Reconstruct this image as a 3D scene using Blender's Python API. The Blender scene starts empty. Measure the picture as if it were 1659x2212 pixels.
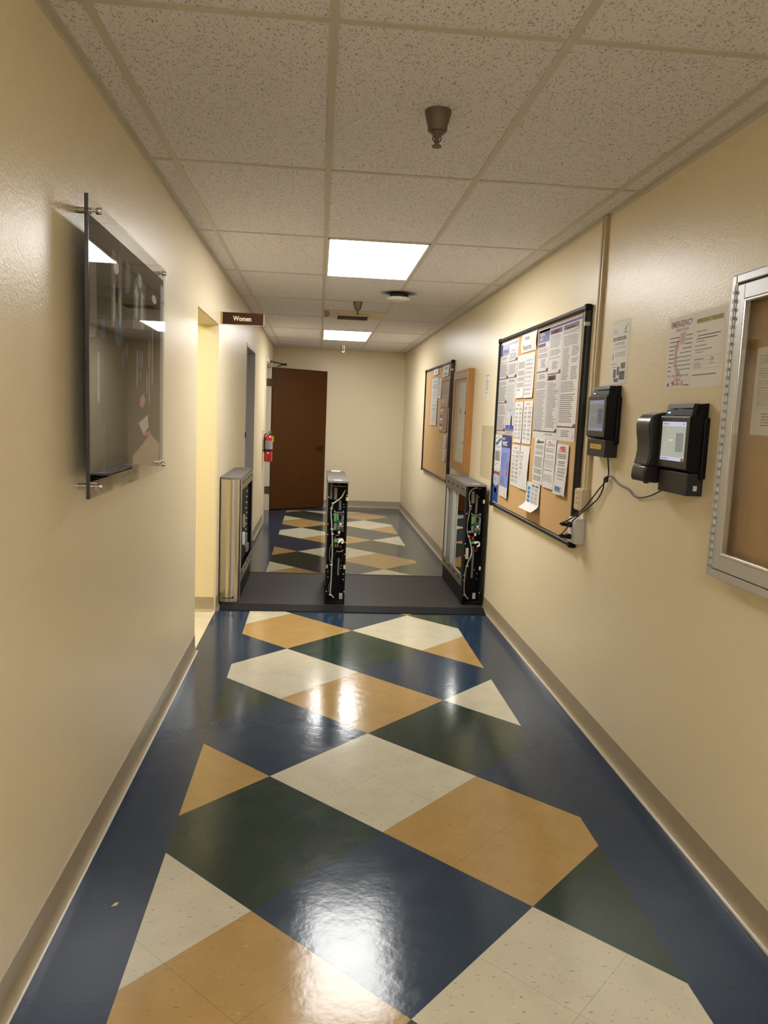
import bpy, bmesh, math, random
from mathutils import Vector, Matrix

random.seed(7)
S = bpy.context.scene
COL = S.collection

# ------------------------------------------------------------------ dimensions (metres; camera stands at x=0, y=0)
XL, XR = -0.712, 1.328          # the two long walls
H = 2.448                       # ceiling
YB, YE = -7.0, 12.24            # back and far end of the corridor
G = 0.6096
CX = [-0.600, 0.0095, 0.619, 1.229]      # long ceiling grid lines
R0, RS = 2.0925, 1.2192                  # cross grid lines

# ------------------------------------------------------------------ materials
M = {}


def new_mat(name):
    m = bpy.data.materials.new(name)
    m.use_nodes = True
    nt = m.node_tree
    b = nt.nodes['Principled BSDF']
    return m, nt, b


def N(nt, t, **kw):
    n = nt.nodes.new(t)
    for k, v in kw.items():
        setattr(n, k, v)
    return n


def L(nt, a, b):
    nt.links.new(a, b)


def mat(name, col, rough=0.5, metal=0.0, spec=0.5, bump=None, coat=0.0, emit=None, var=None, aniso=None):
    """plain principled material with optional noise bump (scale, strength) and colour variation (scale, amount)"""
    m, nt, b = new_mat(name)
    b.inputs['Base Color'].default_value = (*col, 1)
    b.inputs['Roughness'].default_value = rough
    b.inputs['Metallic'].default_value = metal
    b.inputs['Specular IOR Level'].default_value = spec
    if coat:
        b.inputs['Coat Weight'].default_value = coat
        b.inputs['Coat Roughness'].default_value = 0.06
    tc = None
    if bump or var or aniso:
        tc = N(nt, 'ShaderNodeTexCoord')
    if bump:
        no = N(nt, 'ShaderNodeTexNoise')
        no.inputs['Scale'].default_value = bump[0]
        no.inputs['Detail'].default_value = 3
        L(nt, tc.outputs['Object'], no.inputs['Vector'])
        bp = N(nt, 'ShaderNodeBump')
        bp.inputs['Strength'].default_value = bump[1]
        bp.inputs['Distance'].default_value = bump[2] if len(bump) > 2 else 0.002
        L(nt, no.outputs['Fac'], bp.inputs['Height'])
        L(nt, bp.outputs['Normal'], b.inputs['Normal'])
    if var:
        no = N(nt, 'ShaderNodeTexNoise')
        no.inputs['Scale'].default_value = var[0]
        no.inputs['Detail'].default_value = 5
        if len(var) > 2:
            mp = N(nt, 'ShaderNodeMapping')
            mp.inputs['Scale'].default_value = var[2]
            L(nt, tc.outputs['Object'], mp.inputs['Vector'])
            L(nt, mp.outputs['Vector'], no.inputs['Vector'])
        else:
            L(nt, tc.outputs['Object'], no.inputs['Vector'])
        mx = N(nt, 'ShaderNodeMix', data_type='RGBA')
        a = var[1]
        mx.inputs['A'].default_value = (*[c * (1 - a) for c in col], 1)
        mx.inputs['B'].default_value = (*[min(1, c * (1 + a)) for c in col], 1)
        L(nt, no.outputs['Fac'], mx.inputs['Factor'])
        L(nt, mx.outputs['Result'], b.inputs['Base Color'])
    if emit:
        b.inputs['Emission Color'].default_value = (*emit[0], 1)
        b.inputs['Emission Strength'].default_value = emit[1]
    M[name] = m
    return m


def clear_mat(name, tint=(1, 1, 1), rough=0.02, f0=1.45, film=1.0):
    """thin clear plastic or glass: fresnel mix of transparent and glossy"""
    m = bpy.data.materials.new(name)
    m.use_nodes = True
    nt = m.node_tree
    nt.nodes.clear()
    out = N(nt, 'ShaderNodeOutputMaterial')
    tr = N(nt, 'ShaderNodeBsdfTransparent')
    tr.inputs['Color'].default_value = (*tint, 1)
    gl = N(nt, 'ShaderNodeBsdfGlossy')
    gl.inputs['Roughness'].default_value = rough
    fr = N(nt, 'ShaderNodeFresnel')
    ge = N(nt, 'ShaderNodeNewGeometry')
    io = N(nt, 'ShaderNodeMapRange')
    io.inputs['To Min'].default_value = f0
    io.inputs['To Max'].default_value = 1.0 / f0
    L(nt, ge.outputs['Backfacing'], io.inputs['Value'])
    L(nt, io.outputs['Result'], fr.inputs['IOR'])
    mx = N(nt, 'ShaderNodeMixShader')
    L(nt, fr.outputs['Fac'], mx.inputs['Fac'])
    L(nt, tr.outputs['BSDF'], mx.inputs[1])
    L(nt, gl.outputs['BSDF'], mx.inputs[2])
    L(nt, mx.outputs['Shader'], out.inputs['Surface'])
    M[name] = m
    return m


def floor_mat(name, col, fleck_dark, fleck_light, diag=True, rough=0.13):
    m, nt, b = new_mat(name)
    tc = N(nt, 'ShaderNodeTexCoord')
    # mottled body
    n1 = N(nt, 'ShaderNodeTexNoise'); n1.inputs['Scale'].default_value = 9; n1.inputs['Detail'].default_value = 6
    L(nt, tc.outputs['Object'], n1.inputs['Vector'])
    n2 = N(nt, 'ShaderNodeTexNoise'); n2.inputs['Scale'].default_value = 70; n2.inputs['Detail'].default_value = 3
    L(nt, tc.outputs['Object'], n2.inputs['Vector'])
    mx = N(nt, 'ShaderNodeMix', data_type='RGBA')
    mx.inputs['A'].default_value = (*[c * 0.86 for c in col], 1)
    mx.inputs['B'].default_value = (*[c * 1.14 for c in col], 1)
    L(nt, n1.outputs['Fac'], mx.inputs['Factor'])
    # chips, stretched and rotated at random
    def chips(scale, rot, thr, c, src):
        mp = N(nt, 'ShaderNodeMapping')
        mp.inputs['Rotation'].default_value = (0, 0, rot)
        mp.inputs['Scale'].default_value = (scale, scale * 2.6, scale)
        L(nt, tc.outputs['Object'], mp.inputs['Vector'])
        no = N(nt, 'ShaderNodeTexNoise'); no.inputs['Scale'].default_value = 1; no.inputs['Detail'].default_value = 2
        L(nt, mp.outputs['Vector'], no.inputs['Vector'])
        rp = N(nt, 'ShaderNodeMapRange')
        rp.inputs['From Min'].default_value = thr; rp.inputs['From Max'].default_value = thr + 0.03
        rp.inputs['To Max'].default_value = 0.75
        L(nt, no.outputs['Fac'], rp.inputs['Value'])
        q = N(nt, 'ShaderNodeMix', data_type='RGBA')
        L(nt, rp.outputs['Result'], q.inputs['Factor'])
        L(nt, src, q.inputs['A'])
        q.inputs['B'].default_value = (*c, 1)
        return q.outputs['Result']
    o = chips(42, 0.5, 0.665, fleck_dark, mx.outputs['Result'])
    o = chips(55, -0.9, 0.675, fleck_light, o)
    o = chips(30, 2.0, 0.72, fleck_dark, o)
    # tile joints
    sx = N(nt, 'ShaderNodeSeparateXYZ'); L(nt, tc.outputs['Object'], sx.inputs[0])

    def lin(ax, bx, cx):
        a = N(nt, 'ShaderNodeMath', operation='MULTIPLY'); L(nt, sx.outputs['X'], a.inputs[0]); a.inputs[1].default_value = ax
        d = N(nt, 'ShaderNodeMath', operation='MULTIPLY_ADD'); L(nt, sx.outputs['Y'], d.inputs[0]); d.inputs[1].default_value = bx
        L(nt, a.outputs[0], d.inputs[2])
        e = N(nt, 'ShaderNodeMath', operation='ADD'); L(nt, d.outputs[0], e.inputs[0]); e.inputs[1].default_value = cx
        p = N(nt, 'ShaderNodeMath', operation='PINGPONG'); L(nt, e.outputs[0], p.inputs[0]); p.inputs[1].default_value = 0.5
        return p.outputs[0]
    if diag:
        u = lin(1 / DX, 1 / DY, -OX / DX - OY / DY)
        v = lin(1 / DX, -1 / DY, -OX / DX + OY / DY)
        w = 0.0022
    else:
        u = lin(0, 1 / 0.3048, 0.1)
        v = lin(1 / 0.61, 0, 0.5)
        w = 0.0035
    mn = N(nt, 'ShaderNodeMath', operation='MINIMUM'); L(nt, u, mn.inputs[0]); L(nt, v, mn.inputs[1])
    jr = N(nt, 'ShaderNodeMapRange'); jr.inputs['From Min'].default_value = w; jr.inputs['From Max'].default_value = w * 2.2
    jr.inputs['To Min'].default_value = 0.72
    L(nt, mn.outputs[0], jr.inputs['Value'])
    ml = N(nt, 'ShaderNodeMix', data_type='RGBA', blend_type='MULTIPLY'); ml.inputs['Factor'].default_value = 1
    L(nt, o, ml.inputs['A']); L(nt, jr.outputs['Result'], ml.inputs['B'])
    L(nt, ml.outputs['Result'], b.inputs['Base Color'])
    # wax: slightly uneven gloss
    rr = N(nt, 'ShaderNodeMapRange'); rr.inputs['To Min'].default_value = rough * 0.75; rr.inputs['To Max'].default_value = rough * 1.4
    L(nt, n1.outputs['Fac'], rr.inputs['Value']); L(nt, rr.outputs['Result'], b.inputs['Roughness'])
    b.inputs['Specular IOR Level'].default_value = 0.30
    n3 = N(nt, 'ShaderNodeTexNoise'); n3.inputs['Scale'].default_value = 22; n3.inputs['Detail'].default_value = 4
    L(nt, tc.outputs['Object'], n3.inputs['Vector'])
    ad = N(nt, 'ShaderNodeMath', operation='MULTIPLY_ADD'); L(nt, n2.outputs['Fac'], ad.inputs[0]); ad.inputs[1].default_value = 0.25
    L(nt, n3.outputs['Fac'], ad.inputs[2])
    bp = N(nt, 'ShaderNodeBump'); bp.inputs['Strength'].default_value = 0.30; bp.inputs['Distance'].default_value = 0.0015
    L(nt, ad.outputs[0], bp.inputs['Height'])
    b2 = N(nt, 'ShaderNodeBump'); b2.inputs['Strength'].default_value = 0.12; b2.inputs['Distance'].default_value = 0.0005
    L(nt, jr.outputs['Result'], b2.inputs['Height']); L(nt, bp.outputs['Normal'], b2.inputs['Normal'])
    L(nt, b2.outputs['Normal'], b.inputs['Normal'])
    M[name] = m


OX, OY, DX, DY = 0.270, 3.0123, 0.4249, 0.4302
floor_mat('vct_beige', (0.53, 0.50, 0.385), (0.26, 0.22, 0.15), (0.66, 0.63, 0.52))
floor_mat('vct_tan', (0.395, 0.255, 0.096), (0.26, 0.155, 0.06), (0.52, 0.37, 0.19))
floor_mat('vct_green', (0.022, 0.040, 0.030), (0.014, 0.026, 0.02), (0.055, 0.08, 0.065))
floor_mat('vct_blue', (0.020, 0.040, 0.074), (0.014, 0.028, 0.05), (0.05, 0.075, 0.115))
floor_mat('vct_border', (0.018, 0.037, 0.074), (0.012, 0.026, 0.05), (0.035, 0.06, 0.11), diag=False)
floor_mat('vct_room', (0.62, 0.56, 0.42), (0.40, 0.33, 0.2), (0.7, 0.65, 0.5), diag=False)

mat('wall_paint', (0.79, 0.69, 0.49), rough=0.33, spec=0.42, bump=(120, 0.34, 0.003))
mat('wall_room', (0.80, 0.715, 0.47), rough=0.45, bump=(95, 0.12, 0.003))
mat('cove_base', (0.36, 0.30, 0.20), rough=0.30, bump=(14, 0.2, 0.004))
mat("grid_white", (0.60, 0.57, 0.50), rough=0.45)
mat('frame_cream', (0.70, 0.64, 0.50), rough=0.35)
mat('frame_grey', (0.42, 0.42, 0.40), rough=0.4)
mat('slab_grey', (0.40, 0.40, 0.385), rough=0.45)
mat('lamp_diffuser', (0.9, 0.9, 0.9), emit=((1.0, 0.985, 0.955), 10.0))
mat('fill_diffuser_rear', (0.9, 0.9, 0.9), emit=((1.0, 0.985, 0.955), 17.0))  # added fill panel that brightens the near walls
mat('lamp_diffuser_warm', (0.9, 0.9, 0.9), emit=((1.0, 0.88, 0.60), 7.5))
mat('white_enamel', (0.75, 0.74, 0.70), rough=0.4)
mat('smoke_white', (0.72, 0.70, 0.62), rough=0.5)
mat('smoke_black', (0.02, 0.02, 0.02), rough=0.5)
mat('vent_plate', (0.70, 0.62, 0.43), rough=0.5)
mat('vent_stain', (0.28, 0.20, 0.10), rough=0.6)
mat('vent_dark', (0.26, 0.24, 0.21), rough=0.6)
mat('sprinkler_brown', (0.17, 0.135, 0.115), rough=0.40, metal=0.4)
mat('sprinkler_nickel', (0.20, 0.17, 0.145), rough=0.35, metal=0.7)
mat('chrome', (0.75, 0.74, 0.72), rough=0.12, metal=1)
mat('mirror', (0.80, 0.80, 0.76), rough=0.03, metal=1)
mat('nickel', (0.55, 0.53, 0.50), rough=0.22, metal=1)
mat('screw_steel', (0.8, 0.8, 0.8), rough=0.3, metal=0.6)
mat('steel_brushed', (0.60, 0.56, 0.48), rough=0.26, metal=1)
mat('steel_grey', (0.40, 0.37, 0.34), rough=0.33, metal=1)
mat('steel_cap', (0.20, 0.183, 0.168), rough=0.7, spec=0.05)
mat('slot_dark', (0.035, 0.033, 0.03), rough=0.6)
mat('alu_profile', (0.66, 0.66, 0.62), rough=0.35, metal=0.5)
mat('grey_panel', (0.30, 0.30, 0.285), rough=0.4)
mat('black_metal', (0.005, 0.005, 0.006), rough=0.5, spec=0.15)
mat('black_satin', (0.008, 0.008, 0.009), rough=0.36, spec=0.4)
mat('black_plastic', (0.006, 0.006, 0.008), rough=0.45, spec=0.2)
mat('charcoal_plastic', (0.028, 0.026, 0.024), rough=0.5, spec=0.3, bump=(500, 0.05, 0.0005))
mat('charcoal_gloss', (0.022, 0.020, 0.018), rough=0.28, spec=0.4)
mat('rubber_cord', (0.012, 0.012, 0.014), rough=0.45)
mat('platform_steel', (0.030, 0.026, 0.024), rough=0.5, spec=0.12, bump=(160, 0.15, 0.001), var=(8, 0.15))
mat('platform_edge', (0.013, 0.013, 0.015), rough=0.55, spec=0.1, var=(15, 0.2))
mat('pcb_green', (0.020, 0.095, 0.060), rough=0.4)
mat('term_green', (0.08, 0.34, 0.12), rough=0.4)
mat('cable_grey', (0.50, 0.48, 0.41), rough=0.45)
mat('part_white', (0.75, 0.75, 0.72), rough=0.45)
mat('part_grey', (0.22, 0.22, 0.21), rough=0.5)
mat('part_tan', (0.33, 0.27, 0.18), rough=0.5)
mat('wire_red', (0.35, 0.015, 0.02), rough=0.4)
mat('bracket_tan', (0.22, 0.18, 0.14), rough=0.45, metal=0.3)
mat('cork', (0.50, 0.315, 0.135), rough=0.8, bump=(260, 0.25, 0.001), var=(300, 0.18))
mat('cork_case', (0.40, 0.25, 0.115), rough=0.6, var=(5, 0.10, (1, 6, 0.7)))
mat('oak', (0.37, 0.175, 0.048), rough=0.4, var=(9, 0.22, (6, 6, 0.5)))
mat('door_wood', (0.070, 0.0250, 0.0050), rough=0.45, spec=0.18, var=(6, 0.20, (12, 12, 0.8)))
mat('bronze_dark', (0.03, 0.022, 0.017), rough=0.4, metal=0.5)
mat('hinge_brass', (0.17, 0.12, 0.08), rough=0.4, metal=0.7)
mat('paper', (0.60, 0.585, 0.565), rough=0.6)
mat('paper_gloss', (0.62, 0.60, 0.595), rough=0.30, coat=0.6)
mat('paper_dim', (0.80, 0.775, 0.755), rough=0.5)
mat('ink', (0.030, 0.028, 0.03), rough=0.6)
mat('ink_grey', (0.14, 0.132, 0.132), rough=0.55)
mat('ink_pale', (0.34, 0.325, 0.32), rough=0.55)
mat('ink_maroon', (0.085, 0.018, 0.028), rough=0.4)
mat('ink_navy', (0.025, 0.032, 0.16), rough=0.3)
mat('ink_blue', (0.02, 0.06, 0.33), rough=0.4)
mat('ink_sky', (0.04, 0.27, 0.62), rough=0.4)
mat('ink_teal', (0.02, 0.17, 0.28), rough=0.4)
mat('ink_periwinkle', (0.20, 0.245, 0.58), rough=0.45)
mat('ink_palblue', (0.36, 0.43, 0.60), rough=0.45)
mat('ink_red', (0.50, 0.07, 0.06), rough=0.5)
mat('ink_darkred', (0.27, 0.05, 0.055), rough=0.5)
mat('ink_pink', (0.56, 0.36, 0.34), rough=0.5)
mat('ink_orange', (0.62, 0.22, 0.04), rough=0.5)
mat('ink_yellow', (0.60, 0.50, 0.05), rough=0.5)
mat('ink_green', (0.14, 0.24, 0.10), rough=0.5)
mat('sign_brown', (0.050, 0.020, 0.012), rough=0.45, spec=0.15)
mat('sign_edge', (0.45, 0.36, 0.26), rough=0.4)
mat('sign_letter', (0.78, 0.70, 0.52), rough=0.4)
mat('bracket_gold', (0.48, 0.32, 0.10), rough=0.4)
mat('ext_red', (0.42, 0.012, 0.016), rough=0.22, coat=0.4)
mat('ext_label', (0.28, 0.28, 0.30), rough=0.5)
mat('tag_yellow', (0.50, 0.36, 0.02), rough=0.5)
mat('ivory', (0.55, 0.46, 0.30), rough=0.38)
mat('ivory_dark', (0.36, 0.29, 0.18), rough=0.5)
mat('outlet_white', (0.62, 0.60, 0.56), rough=0.35)
mat('alu_case', (0.54, 0.55, 0.565), rough=0.36, metal=0.5)
mat('alu_bright', (0.75, 0.75, 0.77), rough=0.2, metal=0.9)
mat('hinge_shadow', (0.36, 0.36, 0.375), rough=0.5, metal=0.5)
mat('raceway', (0.56, 0.46, 0.29), rough=0.4)
mat('print_dark', (0.040, 0.034, 0.026), rough=0.7, spec=0.0)
mat('reflection_black', (0.006, 0.006, 0.007), rough=0.7, spec=0.0)
mat('print_streak', (0.20, 0.19, 0.19), rough=0.7, spec=0.0)
mat('reflection_pink', (0.078, 0.058, 0.048), rough=0.7, spec=0.0)  # pinkish reflection of the far cork board, painted into the print
mat('print_blue', (0.075, 0.125, 0.20), rough=0.7, spec=0.0)
mat('print_skin', (0.36, 0.24, 0.135), rough=0.6)
mat('print_white', (0.50, 0.46, 0.43), rough=0.6)
mat('print_red', (0.42, 0.12, 0.08), rough=0.6)
mat('print_margin', (0.22, 0.22, 0.235), rough=0.6)
mat('acrylic_edge', (0.05, 0.05, 0.055), rough=0.2)
clear_mat('acrylic', tint=(0.985, 0.985, 0.98), f0=1.145)
clear_mat('case_glass', tint=(0.97, 0.97, 0.96), f0=1.22)
clear_mat('film', tint=(1, 1, 1), rough=0.06, f0=1.18)
clear_mat('sleeve', tint=(0.93, 0.93, 0.89), rough=0.10, f0=1.12)
mat('screen_lit', (0.02, 0.02, 0.02), rough=0.15, emit=((0.86, 0.92, 0.74), 0.165))
mat('screen_bar', (0.02, 0.02, 0.02), rough=0.15, emit=((0.74, 0.76, 0.97), 0.27))
mat('screen_grey', (0.02, 0.02, 0.02), rough=0.15, emit=((0.62, 0.70, 0.68), 0.11))
mat('screen_dim', (0.02, 0.02, 0.02), rough=0.15, emit=((0.62, 0.68, 0.72), 0.07))
mat('screen_dim_bar', (0.02, 0.02, 0.02), rough=0.15, emit=((0.52, 0.60, 0.85), 0.13))
mat('screen_dim_blue', (0.02, 0.02, 0.02), rough=0.15, emit=((0.20, 0.36, 0.62), 0.06))
mat('led_blue', (0.02, 0.02, 0.1), emit=((0.1, 0.25, 1.0), 4.0))
mat('sticker_yellow', (0.68, 0.42, 0.01), rough=0.5)
mat('scrap', (0.6, 0.5, 0.3), rough=0.7)


def ceiling_mat():
    m, nt, b = new_mat('ceiling_tile')
    tc = N(nt, 'ShaderNodeTexCoord')
    mp = N(nt, 'ShaderNodeMapping'); mp.inputs['Scale'].default_value = (185, 105, 1); mp.inputs['Rotation'].default_value = (0, 0, 0.35)
    L(nt, tc.outputs['Object'], mp.inputs['Vector'])
    no = N(nt, 'ShaderNodeTexNoise'); no.inputs['Scale'].default_value = 1; no.inputs['Detail'].default_value = 2.5; no.inputs['Distortion'].default_value = 0.6
    L(nt, mp.outputs['Vector'], no.inputs['Vector'])
    r = N(nt, 'ShaderNodeMapRange'); r.inputs['From Min'].default_value = 0.575; r.inputs['From Max'].default_value = 0.66
    L(nt, no.outputs['Fac'], r.inputs['Value'])
    n2 = N(nt, 'ShaderNodeTexNoise'); n2.inputs['Scale'].default_value = 240; n2.inputs['Detail'].default_value = 2
    L(nt, tc.outputs['Object'], n2.inputs['Vector'])
    mx = N(nt, 'ShaderNodeMix', data_type='RGBA')
    mx.inputs['A'].default_value = (0.83, 0.82, 0.87, 1)
    mx.inputs['B'].default_value = (0.40, 0.38, 0.375, 1)
    L(nt, r.outputs['Result'], mx.inputs['Factor'])
    L(nt, mx.outputs['Result'], b.inputs['Base Color'])
    b.inputs['Roughness'].default_value = 0.9
    b.inputs['Specular IOR Level'].default_value = 0.2
    h = N(nt, 'ShaderNodeMath', operation='MULTIPLY_ADD'); L(nt, r.outputs['Result'], h.inputs[0]); h.inputs[1].default_value = -1.0
    s = N(nt, 'ShaderNodeMath', operation='MULTIPLY'); L(nt, n2.outputs['Fac'], s.inputs[0]); s.inputs[1].default_value = 0.5
    L(nt, s.outputs[0], h.inputs[2])
    bp = N(nt, 'ShaderNodeBump'); bp.inputs['Strength'].default_value = 0.5; bp.inputs['Distance'].default_value = 0.002
    L(nt, h.outputs[0], bp.inputs['Height']); L(nt, bp.outputs['Normal'], b.inputs['Normal'])
    M['ceiling_tile'] = m


ceiling_mat()


_nt = M['steel_brushed'].node_tree
_b = _nt.nodes['Principled BSDF']
_tg = N(_nt, 'ShaderNodeTangent', direction_type='RADIAL', axis='Z')
_b.inputs['Anisotropic'].default_value = 0.85
_b.inputs['Anisotropic Rotation'].default_value = 0.25
L(_nt, _tg.outputs['Tangent'], _b.inputs['Tangent'])


# ------------------------------------------------------------------ mesh builder
class MB:
    def __init__(self):
        self.v, self.f, self.mi, self.sm, self.mats = [], [], [], [], []

    def m(self, name):
        if name not in self.mats:
            self.mats.append(name)
        return self.mats.index(name)

    def add(self, vs, fs, mt, smooth=False):
        o = len(self.v)
        self.v += [tuple(p) for p in vs]
        k = self.m(mt)
        for f in fs:
            self.f.append([i + o for i in f]); self.mi.append(k); self.sm.append(smooth)

    def box(self, a, b, mt, bev=0.0):
        x0, x1 = sorted((a[0], b[0])); y0, y1 = sorted((a[1], b[1])); z0, z1 = sorted((a[2], b[2]))
        if bev > 0:
            bm = bmesh.new()
            bmesh.ops.create_cube(bm, size=1)
            for v in bm.verts:
                v.co = Vector(((x0 + x1) / 2 + v.co.x * (x1 - x0), (y0 + y1) / 2 + v.co.y * (y1 - y0), (z0 + z1) / 2 + v.co.z * (z1 - z0)))
            bev = min(bev, 0.45 * min(x1 - x0, y1 - y0, z1 - z0))
            bmesh.ops.bevel(bm, geom=bm.edges[:], offset=bev, segments=2, profile=0.5, affect='EDGES')
            bm.verts.index_update()
            self.add([v.co for v in bm.verts], [[v.index for v in f.verts] for f in bm.faces], mt)
            bm.free()
            return
        vs = [(x0, y0, z0), (x1, y0, z0), (x1, y1, z0), (x0, y1, z0), (x0, y0, z1), (x1, y0, z1), (x1, y1, z1), (x0, y1, z1)]
        self.add(vs, [(0, 3, 2, 1), (4, 5, 6, 7), (0, 1, 5, 4), (1, 2, 6, 5), (2, 3, 7, 6), (3, 0, 4, 7)], mt)

    def prism(self, pts, d, mt, smooth=False):
        """closed polygon of 3-D points pushed along vector d"""
        n = len(pts); d = Vector(d)
        vs = [Vector(p) for p in pts] + [Vector(p) + d for p in pts]
        self.add(vs, [list(range(n))[::-1], list(range(n, 2 * n))], mt)
        o = len(self.v) - 2 * n; k = self.m(mt)
        for i in range(n):
            j = (i + 1) % n
            self.f.append([o + i, o + j, o + n + j, o + n + i]); self.mi.append(k); self.sm.append(smooth)

    def quad(self, pts, mt):
        self.add(pts, [list(range(len(pts)))], mt)

    def tube(self, pts, r, mt, n=8, smooth_path=True, sub=5):
        P = [Vector(p) for p in pts]
        if smooth_path and len(P) > 2:
            Q = []
            E = [P[0] * 2 - P[1]] + P + [P[-1] * 2 - P[-2]]
            for i in range(1, len(E) - 2):
                for k in range(sub):
                    t = k / sub
                    a, b, c, d = E[i - 1], E[i], E[i + 1], E[i + 2]
                    Q.append(0.5 * ((2 * b) + (c - a) * t + (2 * a - 5 * b + 4 * c - d) * t * t + (3 * b - a - 3 * c + d) * t ** 3))
            Q.append(P[-1]); P = Q
        up = Vector((0, 0, 1))
        vs, fs = [], []
        prev = None
        for i, p in enumerate(P):
            t = (P[min(i + 1, len(P) - 1)] - P[max(i - 1, 0)]).normalized()
            a = (prev if prev else (up if abs(t.z) < 0.9 else Vector((1, 0, 0))))
            a = (a - t * a.dot(t)).normalized(); prev = a
            b = t.cross(a)
            for k in range(n):
                w = 2 * math.pi * k / n
                vs.append(p + (a * math.cos(w) + b * math.sin(w)) * r)
        for i in range(len(P) - 1):
            for k in range(n):
                fs.append((i * n + k, i * n + (k + 1) % n, (i + 1) * n + (k + 1) % n, (i + 1) * n + k))
        self.add(vs, fs, mt, True)
        o = len(self.v) - len(vs); kk = self.m(mt)
        self.f.append([o + k for k in range(n)][::-1]); self.mi.append(kk); self.sm.append(False)
        self.f.append([o + (len(P) - 1) * n + k for k in range(n)]); self.mi.append(kk); self.sm.append(False)

    def lathe(self, prof, c, mt, n=28, axis='Z', flip=1):
        """profile of (radius, height) about an axis through c"""
        vs, fs = [], []
        for r, h in prof:
            for k in range(n):
                w = 2 * math.pi * k / n
                a, b = r * math.cos(w), r * math.sin(w)
                if axis == 'Z':
                    vs.append((c[0] + a, c[1] + b, c[2] + h))
                elif axis == 'X':
                    vs.append((c[0] + h * flip, c[1] + a, c[2] + b))
                else:
                    vs.append((c[0] + a, c[1] + h * flip, c[2] + b))
        for i in range(len(prof) - 1):
            for k in range(n):
                fs.append((i * n + k, i * n + (k + 1) % n, (i + 1) * n + (k + 1) % n, (i + 1) * n + k))
        fs.append(list(range(n))[::-1]); fs.append([(len(prof) - 1) * n + k for k in range(n)])
        self.add(vs, fs, mt, True)

    def build(self, name, parent=None, origin=None, autosmooth=True):
        if origin is None:
            if parent is not None:
                origin = parent.get('_o', (0, 0, 0))
            else:
                xs = [p[0] for p in self.v]; ys = [p[1] for p in self.v]; zs = [p[2] for p in self.v]
                origin = ((min(xs) + max(xs)) / 2, (min(ys) + max(ys)) / 2, min(zs))
        og = Vector(origin)
        me = bpy.data.meshes.new(name)
        me.from_pydata([tuple(Vector(p) - og) for p in self.v], [], self.f)
        for m_ in self.mats:
            me.materials.append(M[m_])
        me.polygons.foreach_set('material_index', self.mi)
        me.polygons.foreach_set('use_smooth', self.sm)
        bm = bmesh.new(); bm.from_mesh(me)
        if len(bm.faces) < 4000:
            bmesh.ops.recalc_face_normals(bm, faces=bm.faces[:])
        bm.to_mesh(me); bm.free()
        if any(self.sm):
            me.set_sharp_from_angle(angle=math.radians(50))
        o = bpy.data.objects.new(name, me)
        COL.objects.link(o)
        if parent is not None:
            o.parent = parent
            po = Vector(parent.get('_o', (0, 0, 0)))
            if (og - po).length > 1e-9:
                o.location = og - po
            o['_o'] = tuple(og)
        else:
            o.location = og
            o['_o'] = tuple(og)
        return o


def tag(o, label, cat, group=None, kind=None):
    o['label'] = label; o['category'] = cat
    if group: o['group'] = group
    if kind: o['kind'] = kind
    return o


def structure(o):
    o['kind'] = 'structure'
    return o


def thing(name, label, cat, loc, group=None):
    o = bpy.data.objects.new(name, None)
    COL.objects.link(o); o.location = loc; o['_o'] = tuple(loc); o.empty_display_size = 0.05
    return tag(o, label, cat, group)


def text_into(mb, s, org, U, V, size, mt, width=None, align='LEFT', bold=0.0, shear=0.0, fn=None):
    """flat lettering placed in the plane (org, U, V)"""
    cu = bpy.data.curves.new('t', 'FONT')
    cu.body = s; cu.size = size; cu.align_x = align; cu.offset = bold; cu.shear = shear
    cu.resolution_u = 3
    ob = bpy.data.objects.new('t', cu); COL.objects.link(ob)
    dg = bpy.context.evaluated_depsgraph_get(); dg.update()
    me = bpy.data.meshes.new_from_object(ob.evaluated_get(dg))
    U = Vector(U); V = Vector(V); org = Vector(org)
    sx = 1.0
    if width and len(me.vertices):
        xs = [v.co.x for v in me.vertices]; w = max(xs) - min(xs)
        sx = width / w if w > 0 else 1
    mb.add([fn(v.co.x * sx, v.co.y) if fn else org + U * v.co.x * sx + V * v.co.y for v in me.vertices], [list(p.vertices) for p in me.polygons], mt)
    bpy.data.objects.remove(ob); bpy.data.meshes.remove(me); bpy.data.curves.remove(cu)


# ------------------------------------------------------------------ floor
PAL = ['vct_beige', 'vct_tan', 'vct_green', 'vct_blue']


def clip(poly, ax, val, keep_less):
    out = []
    for i in range(len(poly)):
        a, b = poly[i], poly[(i + 1) % len(poly)]
        ia = (a[ax] <= val) == keep_less or a[ax] == val
        ib = (b[ax] <= val) == keep_less or b[ax] == val
        if ia: out.append(a)
        if ia != ib:
            t = (val - a[ax]) / (b[ax] - a[ax])
            p = [a[0] + t * (b[0] - a[0]), a[1] + t * (b[1] - a[1])]
            p[ax] = val
            out.append(tuple(p))
    return out


fl = MB()
LB, RB = -0.4624, 1.0236
YM, YP = 6.45, 11.66


def diamonds(y0, y1, shift, lb, rb, sx):
    for n in range(-26, 24):
        for m_ in range(-3, 4):
            if (m_ + n) % 2:
                continue
            cx, cy = OX + sx + m_ * DX, OY + n * DY
            p = [(cx - DX, cy), (cx, cy - DY), (cx + DX, cy), (cx, cy + DY)]
            for ax, v, k in ((0, lb, False), (0, rb, True), (1, y0, False), (1, y1, True)):
                if p: p = clip(p, ax, v, k)
            if len(p) < 3: continue
            idx = ((n - shift + 3 * m_) // 2) % 4
            fl.quad([(a, b, 0) for a, b in p], PAL[idx])


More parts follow.
